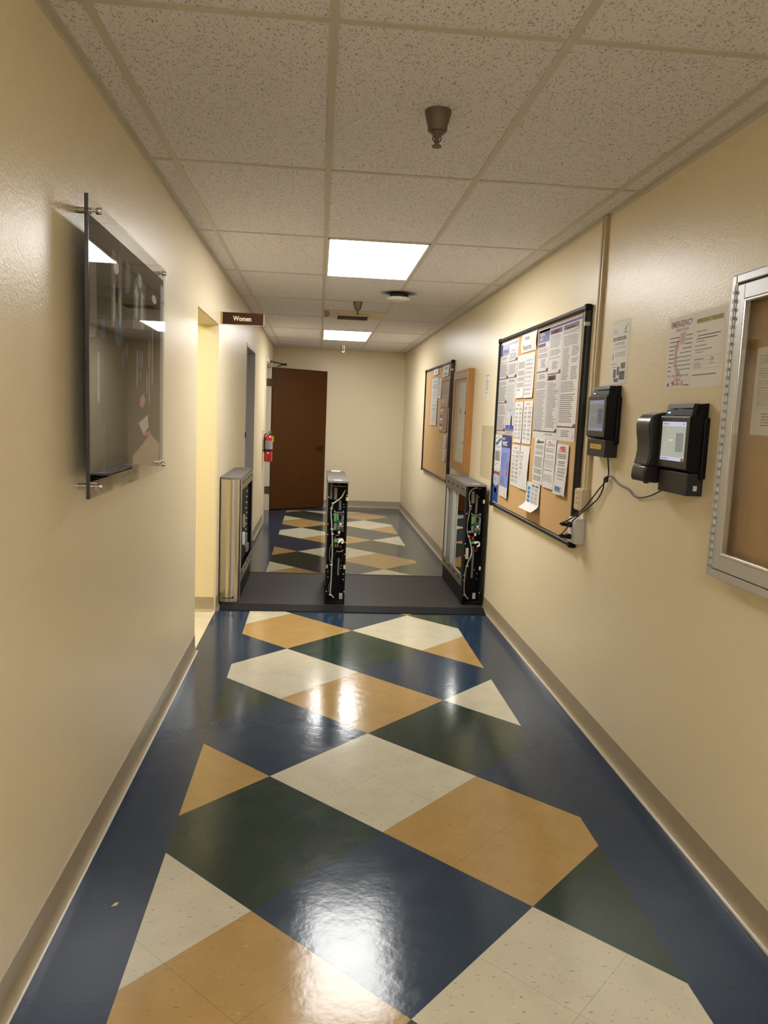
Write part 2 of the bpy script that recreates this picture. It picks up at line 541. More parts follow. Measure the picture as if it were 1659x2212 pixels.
diamonds(YB, YM, 0, LB, RB, 0.0)
diamonds(YM, YP, 4, LB + 0.022, RB + 0.004, -0.026)
for a, b, c, d in ((XL - 0.3, LB, YB, YM), (RB, XR + 0.1, YB, YM), (XL - 0.3, LB + 0.022, YM, YP), (RB + 0.004, XR + 0.1, YM, YP), (XL - 0.3, XR + 0.1, YP, YE + 0.1)):
    a0 = max(a, XL) if a < 0 else a
    fl.quad([(a0, c, 0), (b, c, 0), (b, d, 0), (a0, d, 0)], 'vct_border')
# beige tile floor of the room through the left opening, flush with the corridor
fl.quad([(XL - 2.2, 3.2, 0), (XL, 3.2, 0), (XL, 7.2, 0), (XL - 2.2, 7.2, 0)], 'vct_room')
fl.quad([(XL - 2.2, 9.6, 0), (XL, 9.6, 0), (XL, 12.2, 0), (XL - 2.2, 12.2, 0)], 'vct_border')
fl.quad([(XL - 0.3, 7.4, 0), (XL, 7.4, 0), (XL, 9.2, 0), (XL - 0.3, 9.2, 0)], 'vct_border')
structure(fl.build('floor', origin=(0, 0, 0)))

# ------------------------------------------------------------------ walls
TW = 0.158
b = MB()
OP0, OP1, OPH = 4.66, 5.62, 2.052      # opening to the side room
GD0, GD1, GDH = 7.70, 8.74, 2.11       # grey door
BD0, BD1, BDH = 10.36, 11.60, 2.115    # doorway of the brown door
for y0, y1, z0, z1 in ((YB, OP0, 0, H), (OP0, OP1, OPH, H), (OP1, GD0, 0, H), (GD0, GD1, GDH, H), (GD1, BD0, 0, H), (BD0, BD1, BDH, H), (BD1, YE, 0, H)):
    b.box((XL - TW, y0, z0), (XL, y1, z1), 'wall_paint')
structure(b.build('wall_left', origin=(0, 0, 0)))
b = MB(); b.box((XR, YB, 0), (XR + 0.15, YE, H), 'wall_paint'); structure(b.build('wall_right', origin=(0, 0, 0)))
b = MB(); b.box((XL - TW, YE, 0), (XR + 0.15, YE + 0.15, H), 'wall_paint'); structure(b.build('wall_far', origin=(0, 0, 0)))
b = MB(); b.box((XL - TW, YB - 0.15, 0), (XR + 0.15, YB, H), 'wall_paint'); structure(b.build('wall_rear', origin=(0, 0, 0)))
# the lit room behind the opening
b = MB()
b.box((XL - 2.3, 3.1, 0), (XL - 2.2, 7.3, H), 'wall_room')
b.box((XL - 2.3, 3.0, 0), (XL - TW, 3.1, H), 'wall_room')
b.box((XL - 2.3, 7.2, 0), (XL - TW, 7.3, H), 'wall_room')
b.box((XL - TW, OP1, 0.0), (XL - 0.012, OP1 - 0.004, OPH), 'wall_room')
b.box((XL - TW, OP0, 0.0), (XL - 0.012, OP0 + 0.004, OPH), 'wall_room')
b.box((XL - TW, OP0 + 0.004, OPH - 0.004), (XL - 0.012, OP1 - 0.004, OPH), 'wall_room')
structure(b.build('wall_room', origin=(0, 0, 0)))
# the space behind the brown door
b = MB()
b.box((XL - 2.3, 9.5, 0), (XL - 2.2, 12.3, H), 'wall_paint')
b.box((XL - 2.3, 9.4, 0), (XL - TW, 9.5, H), 'wall_paint')
b.box((XL - 2.3, 12.2, 0), (XL - TW, 12.3, H), 'wall_paint')
structure(b.build('wall_office', origin=(0, 0, 0)))


def cove(mb, p0, p1, nrm, hgt=0.102):
    """cove base run from p0 to p1 on the floor against a wall whose outward normal is nrm"""
    prof = [(0, hgt), (0.003, hgt), (0.004, 0.035), (0.007, 0.016), (0.013, 0.006), (0.024, 0.0025), (0.024, 0), (0, 0)]
    n = Vector((nrm[0], nrm[1], 0))
    pts = [Vector((p0[0], p0[1], 0)) + n * a + Vector((0, 0, z)) for a, z in prof]
    mb.prism(pts, Vector((p1[0] - p0[0], p1[1] - p0[1], 0)), 'cove_base', True)


b = MB()
for y0, y1 in ((YB, OP0), (OP1, GD0 - 0.03), (GD1 + 0.03, BD0 - 0.05), (BD1 + 0.05, YE)):
    cove(b, (XL, y0), (XL, y1), (1, 0))
structure(b.build('baseboard_left', origin=(0, 0, 0)))
b = MB(); cove(b, (XR, YB), (XR, YE), (-1, 0)); structure(b.build('baseboard_right', origin=(0, 0, 0)))
b = MB(); cove(b, (XL, YE), (XR, YE), (0, -1), 0.108); structure(b.build('baseboard_far', origin=(0, 0, 0)))
b = MB(); cove(b, (XL - TW - 0.5, OP1 - 0.004), (XL - 0.012, OP1 - 0.004), (0, -1), 0.105); structure(b.build('baseboard_room', origin=(0, 0, 0)))

# ------------------------------------------------------------------ ceiling and grid
b = MB()
xs = [XL] + CX + [XR]
rows = [R0 + RS * k for k in range(-8, 9)]
ys = [YB] + [r for r in rows if YB < r < YE] + [YE]
PANELS = ((1, 2), (1, 6), (1, -3))  # last one is an added fill light, out of view behind the camera
holes = {(1, R0 + RS * n) for _, n in PANELS}
for i in range(len(xs) - 1):
    for j in range(len(ys) - 1):
        b.box((xs[i], ys[j], H), (xs[i + 1], ys[j + 1], H + 0.02), 'ceiling_tile')
b.box((XL - 2.3, 3.0, H), (XL, 12.3, H + 0.02), 'ceiling_tile')
structure(b.build('ceiling', origin=(0, 0, 0)))
b = MB()
for x in CX:
    b.box((x - 0.012, YB, H - 0.0035), (x + 0.012, YE, H), 'grid_white')
for y in ys[1:-1]:
    b.box((XL, y - 0.012, H - 0.003), (XR, y + 0.012, H), 'grid_white')
b.box((XL, YB, H - 0.004), (XL + 0.022, YE, H), 'grid_white'); b.box((XL, YB, H - 0.02), (XL + 0.001, YE, H), 'grid_white')
b.box((XR - 0.022, YB, H - 0.004), (XR, YE, H), 'grid_white'); b.box((XR - 0.001, YB, H - 0.02), (XR, YE, H), 'grid_white')
b.box((XL, YE - 0.022, H - 0.004), (XR, YE, H), 'grid_white')
structure(b.build('trim_ceiling_grid', origin=(0, 0, 0)))

LIGHT_LABELS = ('large bright white ceiling light panel nearer the camera, before the round smoke detector',
                'smaller looking bright ceiling light panel farther off, just before the end wall',
                'added unseen fill light panel over the corridor behind the camera')
for (ci, n), lab in zip(PANELS, LIGHT_LABELS):
    x0, x1 = CX[ci] + 0.012, CX[ci + 1] - 0.012
    y0, y1 = R0 + RS * n + 0.012, R0 + RS * (n + 1) - 0.012
    t = thing('ceiling_light', lab, 'ceiling light', ((x0 + x1) / 2, (y0 + y1) / 2, H), 'ceiling light panels')
    f = MB(); w = 0.012
    for a, c in (((x0, y0), (x1, y0 + w)), ((x0, y1 - w), (x1, y1)), ((x0, y0), (x0 + w, y1)), ((x1 - w, y0), (x1, y1))):
        f.box((*a, H - 0.006), (*c, H), 'white_enamel')
    f.build('frame', t)
    d = MB(); d.box((x0 + w, y0 + w, H - 0.005), (x1 - w, y1 - w, H - 0.001), 'fill_diffuser_rear' if n < 0 else 'lamp_diffuser'); d.build('diffuser', t)
t = thing('ceiling_light', 'warm light panel on the ceiling of the side room through the left opening', 'ceiling light', (XL - 1.1, 4.9, H), 'ceiling light panels')
f = MB(); f.box((XL - 1.45, 4.25, H - 0.004), (XL - 0.75, 5.45, H), 'white_enamel'); f.build('frame', t)
d = MB(); d.box((XL - 1.42, 4.28, H - 0.012), (XL - 0.78, 5.42, H - 0.004), 'lamp_diffuser_warm'); d.build('diffuser', t)


def children(o):
    return [c for c in bpy.data.objects if c.parent == o]


def copy_tree(o, parent=None):
    kids = children(o)
    c = o.copy(); COL.objects.link(c)
    if parent is not None: c.parent = parent
    for k in kids: copy_tree(k, c)
    return c


# sprinklers: lathed cup, frame and deflector
def sprinkler(loc, mname, label):
    t = thing('fire_sprinkler', label, 'sprinkler', loc, 'ceiling fire sprinklers')
    x, y, z = loc
    c = MB(); c.lathe([(0.043, 0), (0.0427, -0.010), (0.0365, -0.034), (0.0325, -0.045), (0.0318, -0.060), (0.029, -0.064)], loc, mname, 32)
    c.build('escutcheon', t)
    n = MB(); n.lathe([(0.024, -0.066), (0.023, -0.070), (0.017, -0.074), (0.012, -0.080), (0.008, -0.083), (0.006, -0.100), (0.005, -0.104)], loc, mname, 20)
    for s in (-1, 1):
        n.tube([(x + s * 0.012, y, z - 0.074), (x + s * 0.013, y, z - 0.088), (x, y, z - 0.104)], 0.0022, mname, 6)
    n.build('nozzle', t)
    d = MB(); d.lathe([(0.004, -0.103), (0.014, -0.106), (0.0165, -0.109), (0.0155, -0.111), (0.004, -0.110)], loc, mname, 24)
    d.build('deflector', t)
    return t


sprinkler((0.354, 2.62, H), 'sprinkler_brown', 'large brown fire sprinkler in the near ceiling, in front of the first light panel')
sprinkler((0.312, 6.985, H), 'sprinkler_nickel', 'small metal fire sprinkler hanging just before the slotted ceiling vent')
sprinkler((0.324, 11.43, H), 'chrome', 'tiny shiny fire sprinkler behind the far light panel near the end wall')

t = thing('smoke_detector', 'round white smoke detector with black base and soot ring on the ceiling', 'smoke detector', (0.612, 6.37, H))
c = MB(); c.lathe([(0.068, 0), (0.070, -0.008), (0.080, -0.034), (0.078, -0.038)], (0.612, 6.37, H), 'smoke_black', 36); c.build('base', t)
c = MB(); c.lathe([(0.086, -0.036), (0.097, -0.040), (0.099, -0.050), (0.092, -0.060), (0.070, -0.067), (0.068, -0.064), (0.050, -0.068), (0.02, -0.070)], (0.612, 6.37, H), 'smoke_white', 40)
for k in range(10):
    w = k * math.pi / 5
    c.box((0.612 + 0.074 * math.cos(w) - 0.006, 6.37 + 0.074 * math.sin(w) - 0.006, H - 0.0675), (0.612 + 0.074 * math.cos(w) + 0.006, 6.37 + 0.074 * math.sin(w) + 0.006, H - 0.0655), 'part_grey')
c.build('cover', t)
m = bpy.data.materials.new('soot'); m.use_nodes = True; nt = m.node_tree
bs = nt.nodes['Principled BSDF']; bs.inputs['Base Color'].default_value = (0.02, 0.018, 0.016, 1); bs.inputs['Roughness'].default_value = 0.9
tc = N(nt, 'ShaderNodeTexCoord'); ln = N(nt, 'ShaderNodeVectorMath', operation='LENGTH'); L(nt, tc.outputs['Object'], ln.inputs[0])
mr = N(nt, 'ShaderNodeMapRange'); mr.inputs['From Min'].default_value = 0.07; mr.inputs['From Max'].default_value = 0.165; mr.inputs['To Min'].default_value = 0.85; mr.inputs['To Max'].default_value = 0.0
L(nt, ln.outputs['Value'], mr.inputs['Value']); L(nt, mr.outputs['Result'], bs.inputs['Alpha'])
M['soot'] = m
c = MB(); c.quad([(0.612 + 0.17 * math.cos(k * math.pi / 16), 6.37 + 0.17 * math.sin(k * math.pi / 16), H - 0.0042) for k in range(32)], 'soot'); c.build('soot_mark', t, origin=(0.612, 6.37, H - 0.0042))

t = thing('ceiling_vent', 'yellowed ceiling vent plate with a dark slot and a brown stain', 'vent', (0.314, 7.88, H))
c = MB(); c.box((0.024, 7.60, H - 0.006), (0.606, 8.17, H - 0.0005), 'vent_plate', 0.002)
sp = [(0.024 + 0.0, 7.62), (0.062, 7.63), (0.075, 7.75), (0.078, 7.95), (0.068, 8.12), (0.03, 8.15), (0.026, 8.0)]
c.quad([(x, y, H - 0.0064) for x, y in sp], 'vent_stain')
c.build('plate', t)
c = MB()
c.box((0.145, 7.76, H - 0.030), (0.465, 7.77, H - 0.006), 'vent_plate'); c.box((0.145, 8.10, H - 0.030), (0.465, 8.11, H - 0.006), 'vent_plate')
c.box((0.145, 7.77, H - 0.030), (0.155, 8.10, H - 0.006), 'vent_plate'); c.box((0.455, 7.77, H - 0.030), (0.465, 8.10, H - 0.006), 'vent_plate')
c.build('collar', t)
c = MB()
c.box((0.155, 7.77, H - 0.0075), (0.455, 8.10, H - 0.0062), 'vent_dark')
for k in range(5):
    y = 7.80 + k * 0.065
    c.prism([(0.155, y, H - 0.026), (0.155, y + 0.03, H - 0.010), (0.155, y + 0.033, H - 0.012), (0.155, y + 0.003, H - 0.028)], (0.30, 0, 0), 'vent_dark')
c.build('louvre', t)

# ------------------------------------------------------------------ doors
t = bpy.data.objects.new('door_1', None); COL.objects.link(t); t.location = (XL, 11.57, 0); t['_o'] = (XL, 11.57, 0)
tag(t, 'brown wooden door standing open at the far end', 'door', None, 'structure')
ang = math.atan2(0.545, 0.805)
d = Vector((math.cos(ang), math.sin(ang), 0)); nn = Vector((d.y, -d.x, 0))
hp = Vector((-0.686, 11.575, 0))
W = 0.965


def dp(u, v, z):
    return hp + d * u + nn * v + Vector((0, 0, z))


b = MB(); b.prism([dp(0, 0, 0.012), dp(W, 0, 0.012), dp(W, -0.044, 0.012), dp(0, -0.044, 0.012)], (0, 0, 2.09), 'door_wood'); b.build('door_leaf', t)
b = MB()
c0 = dp(0.895, 0, 0.935)
b.lathe([(0.030, 0), (0.030, 0.008), (0.012, 0.010), (0.012, 0.045)], (0, 0, 0), 'bronze_dark', 20, 'Y', -1)
rot = Matrix.Rotation(math.atan2(nn.x, -nn.y), 3, 'Z')
b.v = [tuple(rot @ Vector(p) + c0) for p in b.v]
b.tube([dp(0.895, 0.045, 0.935), dp(0.86, 0.050, 0.937), dp(0.80, 0.048, 0.936), dp(0.775, 0.045, 0.930)], 0.010, 'bronze_dark', 8)
b.build('door_handle', t)
b = MB(); b.prism([dp(W, -0.008, 0.86), dp(W + 0.002, -0.008, 0.86), dp(W + 0.002, -0.036, 0.86), dp(W, -0.036, 0.86)], (0, 0, 0.16), 'nickel'); b.build('latch_plate', t)
for z in (0.30, 1.88):
    b = MB()
    b.lathe([(0.008, -0.055), (0.008, 0.055)], (hp.x - 0.012, hp.y - 0.008, z), 'hinge_brass', 10)
    b.box((XL - 0.075, BD1 - 0.026, z - 0.055), (hp.x - 0.012, BD1 - 0.0235, z + 0.055), 'hinge_brass')
    b.build('hinge', t)
b = MB()
b.box((XL + 0.0, 11.02, 2.125), (XL + 0.022, 11.20, 2.165), 'bronze_dark', 0.004)
b.tube([(XL + 0.022, 11.12, 2.154), (-0.60, 11.46, 2.154), (-0.505, 11.66, 2.152)], 0.009, 'bronze_dark', 6, False)
b.tube([(-0.505, 11.66, 2.152), (-0.56, 11.65, 2.142), (-0.62, 11.62, 2.112)], 0.009, 'bronze_dark', 6, False)
b.lathe([(0.016, 0.015), (0.016, -0.02)], (-0.505, 11.66, 2.152), 'bronze_dark', 12)
b.build('door_closer', t)
# casing and jambs of that doorway
b = MB()
b.box((XL, BD0 - 0.05, 0), (XL + 0.018, BD0 + 0.004, BDH + 0.05), 'frame_cream')
b.box((XL, BD1 - 0.004, 0), (XL + 0.012, BD1 + 0.045, BDH + 0.05), 'frame_cream')
b.box((XL, BD0 + 0.004, BDH - 0.004), (XL + 0.018, BD1 - 0.004, BDH + 0.05), 'frame_cream')
b.box((XL - TW, BD0, 0), (XL, BD0 + 0.02, BDH), 'frame_cream')
b.box((XL - TW, BD1 - 0.022, 0), (XL, BD1, BDH), 'frame_cream')
b.box((XL - TW, BD0 + 0.02, BDH - 0.02), (XL, BD1 - 0.022, BDH), 'frame_cream')
structure(b.build('trim_1', origin=(0, 0, 0)))

t = bpy.data.objects.new('door_2', None); COL.objects.link(t); t.location = (XL - 0.09, 8.2, 0); t['_o'] = (XL - 0.09, 8.2, 0)
tag(t, 'closed grey door recessed in the left wall', 'door', None, 'structure')
b = MB(); b.box((XL - 0.135, GD0 + 0.03, 0.01), (XL - 0.092, GD1 - 0.03, GDH - 0.03), 'slab_grey'); b.build('door_leaf', t)
b = MB()
b.lathe([(0.028, 0), (0.028, 0.01), (0.011, 0.012), (0.011, 0.04), (0.026, 0.045), (0.028, 0.06), (0.02, 0.07)], (XL - 0.092, GD0 + 0.10, 0.98), 'nickel', 18, 'X', 1); b.build('door_handle', t)
b = MB(); b.tube([(XL - 0.085, 8.6, 2.06), (XL - 0.04, 8.3, 2.055), (XL - 0.088, 8.05, 2.05)], 0.008, 'bronze_dark', 6, False); b.box((XL - 0.092, 7.9, 2.02), (XL - 0.05, 8.2, 2.075), 'bronze_dark', 0.005); b.build('door_closer', t)
b = MB()
b.box((XL - TW, GD0, 0), (XL + 0.004, GD0 + 0.03, GDH), 'frame_grey'); b.box((XL - TW, GD1 - 0.03, 0), (XL + 0.002, GD1, GDH), 'frame_grey')
b.box((XL - TW, GD0 + 0.03, GDH - 0.03), (XL + 0.003, GD1 - 0.03, GDH), 'frame_grey')
b.box((XL, GD0 - 0.025, 1.20), (XL + 0.008, GD0 - 0.002, 1.25), 'black_plastic')
structure(b.build('trim_2', origin=(0, 0, 0)))
b = MB(); b.box((XL - TW - 0.03, GD0 - 0.1, 0), (XL - TW, GD1 + 0.1, H), 'slab_grey'); structure(b.build('wall_behind_door', origin=(0, 0, 0)))


# ------------------------------------------------------------------ paper on the right wall
UR, VR, NR = Vector((0, -1, 0)), Vector((0, 0, 1)), Vector((-1, 0, 0))


class Sheet:
    """a sheet lying on a plane; u right, v up, both 0..1 over its width and height"""

    def __init__(self, org, U, V, Nn, w, h, mt='paper', th=0.0006, skew=(0, 0), curl=None, seed=1):
        self.o, self.U, self.V, self.N, self.w, self.h, self.th = Vector(org), U, V, Nn, w, h, th
        self.skew = skew            # extra u shift (metres) of the top edge, extra v shift of the right edge
        self.curl = curl
        self.mb = MB()
        self.rnd = random.Random(seed)
        nu, nv = (3, 12) if curl else (1, 1)
        vs, fs = [], []
        for k in (0, 1):
            for j in range(nv + 1):
                for i in range(nu + 1):
                    vs.append(self.P(i / nu, j / nv, k * th))
        q = (nu + 1) * (nv + 1)
        idx = lambda i, j, k: k * q + j * (nu + 1) + i
        for j in range(nv):
            for i in range(nu):
                fs.append((idx(i, j, 1), idx(i + 1, j, 1), idx(i + 1, j + 1, 1), idx(i, j + 1, 1)))
                fs.append((idx(i, j, 0), idx(i, j + 1, 0), idx(i + 1, j + 1, 0), idx(i + 1, j, 0)))
        for i in range(nu):
            fs.append((idx(i, 0, 0), idx(i + 1, 0, 0), idx(i + 1, 0, 1), idx(i, 0, 1)))
            fs.append((idx(i, nv, 0), idx(i, nv, 1), idx(i + 1, nv, 1), idx(i + 1, nv, 0)))
        for j in range(nv):
            fs.append((idx(0, j, 0), idx(0, j, 1), idx(0, j + 1, 1), idx(0, j + 1, 0)))
            fs.append((idx(nu, j, 0), idx(nu, j + 1, 0), idx(nu, j + 1, 1), idx(nu, j, 1)))
        self.mb.add(vs, fs, mt)

    def P(self, u, v, off=0.0):
        c = self.curl(u, v) if self.curl else 0.0
        return self.o + self.U * (u * self.w + self.skew[0] * v) + self.V * (v * self.h + self.skew[1] * u) + self.N * (off + c)

    def rect(self, u0, v0, u1, v1, mt, lift=0.0003):
        e = self.th + lift
        if self.curl:
            k = max(1, int(abs(v1 - v0) * 12 + 0.5))
            for j in range(k):
                a, c = v0 + (v1 - v0) * j / k, v0 + (v1 - v0) * (j + 1) / k
                self.mb.quad([self.P(u0, a, e), self.P(u1, a, e), self.P(u1, c, e), self.P(u0, c, e)], mt)
        else:
            self.mb.quad([self.P(u0, v0, e), self.P(u1, v0, e), self.P(u1, v1, e), self.P(u0, v1, e)], mt)

    def poly(self, pts, mt, lift=0.0003):
        self.mb.quad([self.P(u, v, self.th + lift) for u, v in pts], mt)

    def lines(self, u0, v0, u1, v1, n, mt='ink_grey', fill=0.5, ragged=0.25, words=True, indent=0.0):
        r = self.rnd; dv = (v1 - v0) / n
        for k in range(n):
            vb = v1 - (k + 0.75) * dv; vt = vb + dv * fill
            ue = u1 - (u1 - u0) * ragged * r.random()
            us = u0 + (u1 - u0) * indent * r.random()
            if r.random() < 0.08: continue
            if not words:
                self.rect(us, vb, ue, vt, mt); continue
            u = us
            while u < ue:
                wd = (u1 - u0) * r.uniform(0.05, 0.16)
                self.rect(u, vb, min(ue, u + wd), vt, mt)
                u += wd + (u1 - u0) * 0.022

    def text(self, s, u, v, size, mt, width=None, align='LEFT', bold=0.0, shear=0.0, lift=0.0005):
        text_into(self.mb, s, self.P(u, v), self.U, self.V, size, mt, width, align, bold, shear, lambda x, y: self.P(u + x / self.w, v + y / self.h, self.th + lift))

    def done(self, name, label, cat='notice', group=None, parent=None):
        o = self.mb.build(name, parent)
        if parent is None: tag(o, label, cat, group)
        return o


def wallsheet(yl, yr, z0, z1, x, mt='paper', **kw):
    """on the right wall: yl is the edge that is left for the viewer (farther), yr the right (nearer)"""
    return Sheet((x, yl, z0), UR, VR, NR, yl - yr, z1 - z0, mt, **kw)


# ------------------------------------------------------------------ cork boards with black frames
def cork_board(name, label, yf, yn, z0, z1, xface=0.018, group=None):
    t = thing('bulletin_board', label, 'bulletin board', (XR, (yf + yn) / 2, z0), group)
    b = MB(); b.box((XR - xface, yn + 0.008, z0 + 0.008), (XR - 0.001, yf - 0.008, z1 - 0.008), 'cork'); b.build('cork_panel', t)
    w = 0.028
    for (ya, yb, za, zb) in ((yn, yf, z0, z0 + w), (yn, yf, z1 - w, z1)):
        b = MB()
        pr = [(XR, 0), (XR - 0.024, 0), (XR - 0.033, 0.006), (XR - 0.035, w / 2), (XR - 0.033, w - 0.006), (XR - 0.024, w)]
        pr = [(XR - 0.0, 0), (XR - 0.024, 0), (XR - 0.033, 0.006), (XR - 0.035, w / 2), (XR - 0.033, w - 0.006), (XR - 0.024, w), (XR, w)]
        b.prism([(x, ya + w, za + q) for x, q in pr], (0, yb - ya - 2 * w, 0), 'black_satin', True); b.build('frame_rail', t)
    for (ya, s) in ((yn, 1), (yf, -1)):
        b = MB()
        pr = [(XR, 0), (XR - 0.024, 0), (XR - 0.033, 0.006), (XR - 0.035, w / 2), (XR - 0.033, w - 0.006), (XR - 0.024, w), (XR, w)]
        wd = 1.0 if s > 0 else 0.45
        b.prism([(x, ya + s * q * wd, z0 + w) for x, q in pr], (0, 0, z1 - z0 - 2 * w), 'black_satin', True); b.build('frame_rail', t)
    for ya in (yn, yf):
        for za in (z0, z1):
            b = MB(); s = 1 if ya == yn else -1; q = 1 if za == z0 else -1
            b.box((XR - 0.039, ya - s * 0.003, za - q * 0.003), (XR, ya + s * 0.034, za + q * 0.034), 'black_plastic', 0.010); b.build('corner_cap', t)
    b = MB(); b.box((XR - 0.037, yn - 0.006, z1 - 0.105), (XR - 0.010, yn + 0.016, z1 - 0.085), 'outlet_white', 0.003); b.build('mounting_clip', t)
    return t


cork_board('bulletin_board', 'black framed cork bulletin board crowded with notices beside the time clocks', 5.690, 3.815, 0.837, 2.052, group='cork bulletin boards')
cork_board('bulletin_board', 'far black framed cork board, half empty, left of the oak display cabinet', 9.635, 7.725, 0.815, 2.041, group='cork bulletin boards')

XB = XR - 0.0185
NG = 'notices on the near cork board'
# left labour law poster, two columns
s = wallsheet(5.672, 5.165, 1.372, 2.015, XB, 'paper_gloss', seed=11)
s.rect(0, 0, 0.006, 1, 'ink_maroon'); s.rect(0.994, 0, 1, 1, 'ink_maroon')
s.rect(0.52, 0.0, 0.535, 0.93, 'ink_pale')
s.rect(0.02, 0.885, 0.52, 0.985, 'ink_navy'); s.rect(0.52, 0.955, 0.98, 0.985, 'ink_navy')
s.poly([(0.02, 0.885), (0.02, 0.86), (0.46, 0.86), (0.52, 0.885)], 'ink_navy')
s.text('STATE LAW', 0.12, 0.925, 0.024, 'paper'); s.lines(0.18, 0.89, 0.46, 0.92, 2, 'ink_palblue')
for u0, u1, vb in ((0.02, 0.52, 0.60), (0.02, 0.52, 0.335), (0.54, 0.98, 0.775), (0.54, 0.98, 0.60), (0.02, 0.52, 0.03)):
    s.rect(u0, vb, u1, vb + 0.010, 'ink_maroon'); s.poly([(u1 - 0.14, vb + 0.010), (u1, vb + 0.010), (u1, vb + 0.032), (u1 - 0.08, vb + 0.032)], 'ink_maroon')
s.lines(0.10, 0.80, 0.44, 0.845, 3, 'ink_grey'); s.lines(0.05, 0.63, 0.49, 0.79, 13, 'ink_grey')
s.lines(0.05, 0.36, 0.49, 0.575, 17, 'ink_grey'); s.lines(0.05, 0.05, 0.49, 0.32, 22, 'ink_grey')
s.lines(0.60, 0.88, 0.92, 0.93, 3, 'ink_grey'); s.lines(0.56, 0.80, 0.95, 0.87, 6, 'ink_grey')
s.lines(0.56, 0.63, 0.95, 0.76, 11, 'ink_grey'); s.lines(0.60, 0.555, 0.92, 0.585, 2, 'ink_blue')
s.lines(0.56, 0.25, 0.95, 0.53, 26, 'ink_pale')
s.poly([(0.70, 0.27), (0.78, 0.27), (0.84, 0.20), (0.90, 0.27), (0.97, 0.28), (0.88, 0.18), (0.88, 0.10), (0.80, 0.10), (0.80, 0.18)], 'ink_palblue')
s.poly([(0.80, 0.10), (0.88, 0.10), (0.87, 0.20), (0.83, 0.20)], 'ink_yellow'); s.rect(0.56, 0.155, 0.66, 0.175, 'ink_yellow')
s.rect(0.55, 0.055, 0.98, 0.10, 'ink_blue'); s.text('NOTICE', 0.66, 0.065, 0.016, 'paper'); s.rect(0.55, 0.04, 0.98, 0.05, 'ink_maroon')
s.lines(0.58, 0.005, 0.95, 0.035, 2, 'ink_grey')
s.done('labor_law_poster', 'laminated law poster at the far left edge of the near cork board, navy header corner', 'poster', 'law posters on the near cork board')
# right labour law poster, three columns
s = wallsheet(4.690, 3.895, 1.372, 2.017, XB, 'paper_gloss', seed=12)
s.rect(0, 0, 0.005, 1, 'ink_maroon'); s.rect(0.990, 0, 1, 1, 'ink_maroon'); s.rect(0, 0.995, 1, 1, 'ink_maroon')
s.rect(0.01, 0.965, 0.99, 0.985, 'ink_navy'); s.rect(0.01, 0.87, 0.285, 0.985, 'ink_navy')
s.text('FEDERAL', 0.04, 0.93, 0.026, 'paper'); s.text('LAW', 0.04, 0.89, 0.026, 'paper')
s.rect(0.295, 0.02, 0.303, 0.96, 'ink_pale'); s.rect(0.60, 0.05, 0.608, 0.96, 'ink_pale')
s.rect(0.01, 0.83, 0.20, 0.862, 'ink_maroon'); s.rect(0.31, 0.915, 0.58, 0.955, 'ink_maroon'); s.rect(0.62, 0.915, 0.93, 0.955, 'ink_maroon')
s.lines(0.35, 0.922, 0.54, 0.948, 2, 'ink_pale'); s.lines(0.68, 0.922, 0.86, 0.948, 2, 'ink_pale')
s.rect(0.31, 0.515, 0.50, 0.558, 'ink_maroon'); s.lines(0.33, 0.522, 0.48, 0.548, 2, 'ink_pale')
for u0, u1, vb in ((0.01, 0.295, 0.60), (0.305, 0.60, 0.565), (0.01, 0.595, 0.06), (0.60, 0.985, 0.11)):
    s.rect(u0, vb, u1, vb + 0.010, 'ink_maroon'); s.poly([(u1 - 0.06, vb + 0.010), (u1, vb + 0.010), (u1, vb + 0.032), (u1 - 0.035, vb + 0.032)], 'ink_maroon')
s.lines(0.03, 0.73, 0.28, 0.82, 7, 'ink_grey'); s.lines(0.08, 0.63, 0.24, 0.72, 7, 'ink', 0.4, indent=0.3)
s.lines(0.07, 0.54, 0.24, 0.585, 3, 'ink', 0.4); s.lines(0.02, 0.07, 0.28, 0.52, 34, 'ink_grey', 0.45)
s.lines(0.32, 0.70, 0.58, 0.905, 15, 'ink_grey', 0.45); s.lines(0.39, 0.61, 0.53, 0.68, 7, 'ink', 0.4)
s.lines(0.32, 0.10, 0.58, 0.50, 30, 'ink_grey', 0.45, 0.5)
s.lines(0.63, 0.78, 0.96, 0.905, 10, 'ink_grey', 0.45); s.lines(0.63, 0.50, 0.78, 0.77, 20, 'ink_grey', 0.45); s.lines(0.82, 0.50, 0.96, 0.77, 20, 'ink_grey', 0.45)
s.lines(0.63, 0.40, 0.96, 0.49, 7, 'ink_grey', 0.45); s.lines(0.63, 0.15, 0.94, 0.39, 15, 'ink', 0.3, words=False)
s.lines(0.70, 0.03, 0.88, 0.09, 4, 'ink_grey'); s.poly([(0.93, 0.02), (0.97, 0.06), (0.975, 0.055), (0.94, 0.018)], 'ink_navy')
s.lines(0.32, 0.03, 0.55, 0.05, 2, 'ink_grey')
s.done('labor_law_poster', 'largest laminated law poster filling the upper right of the near cork board', 'poster', 'law posters on the near cork board')

s = wallsheet(5.065, 4.715, 1.905, 2.021, XB - 0.003, 'paper', seed=13, curl=lambda u, v: 0.006 * math.sin(v * 3.1))
s.text('Human', 0.22, 0.66, 0.040, 'ink'); s.text('Resources', 0.14, 0.14, 0.046, 'ink')
s.done('heading_sheet', 'white heading sheet reading Human Resources at the top of the near cork board', 'sign')


def letter(yl, yr, z0, z1, seed, label, style, lift=0.0, curl=0.006, mt='paper', group=NG):
    ph = seed * 0.7
    s = wallsheet(yl, yr, z0, z1, XB - 0.0015 - lift, mt, seed=seed, curl=lambda u, v: curl * (1 - v) * (0.6 + 0.4 * math.sin(3 * v + ph)) + 0.0008)
    style(s)
    return s.done('notice', label, 'notice', group)


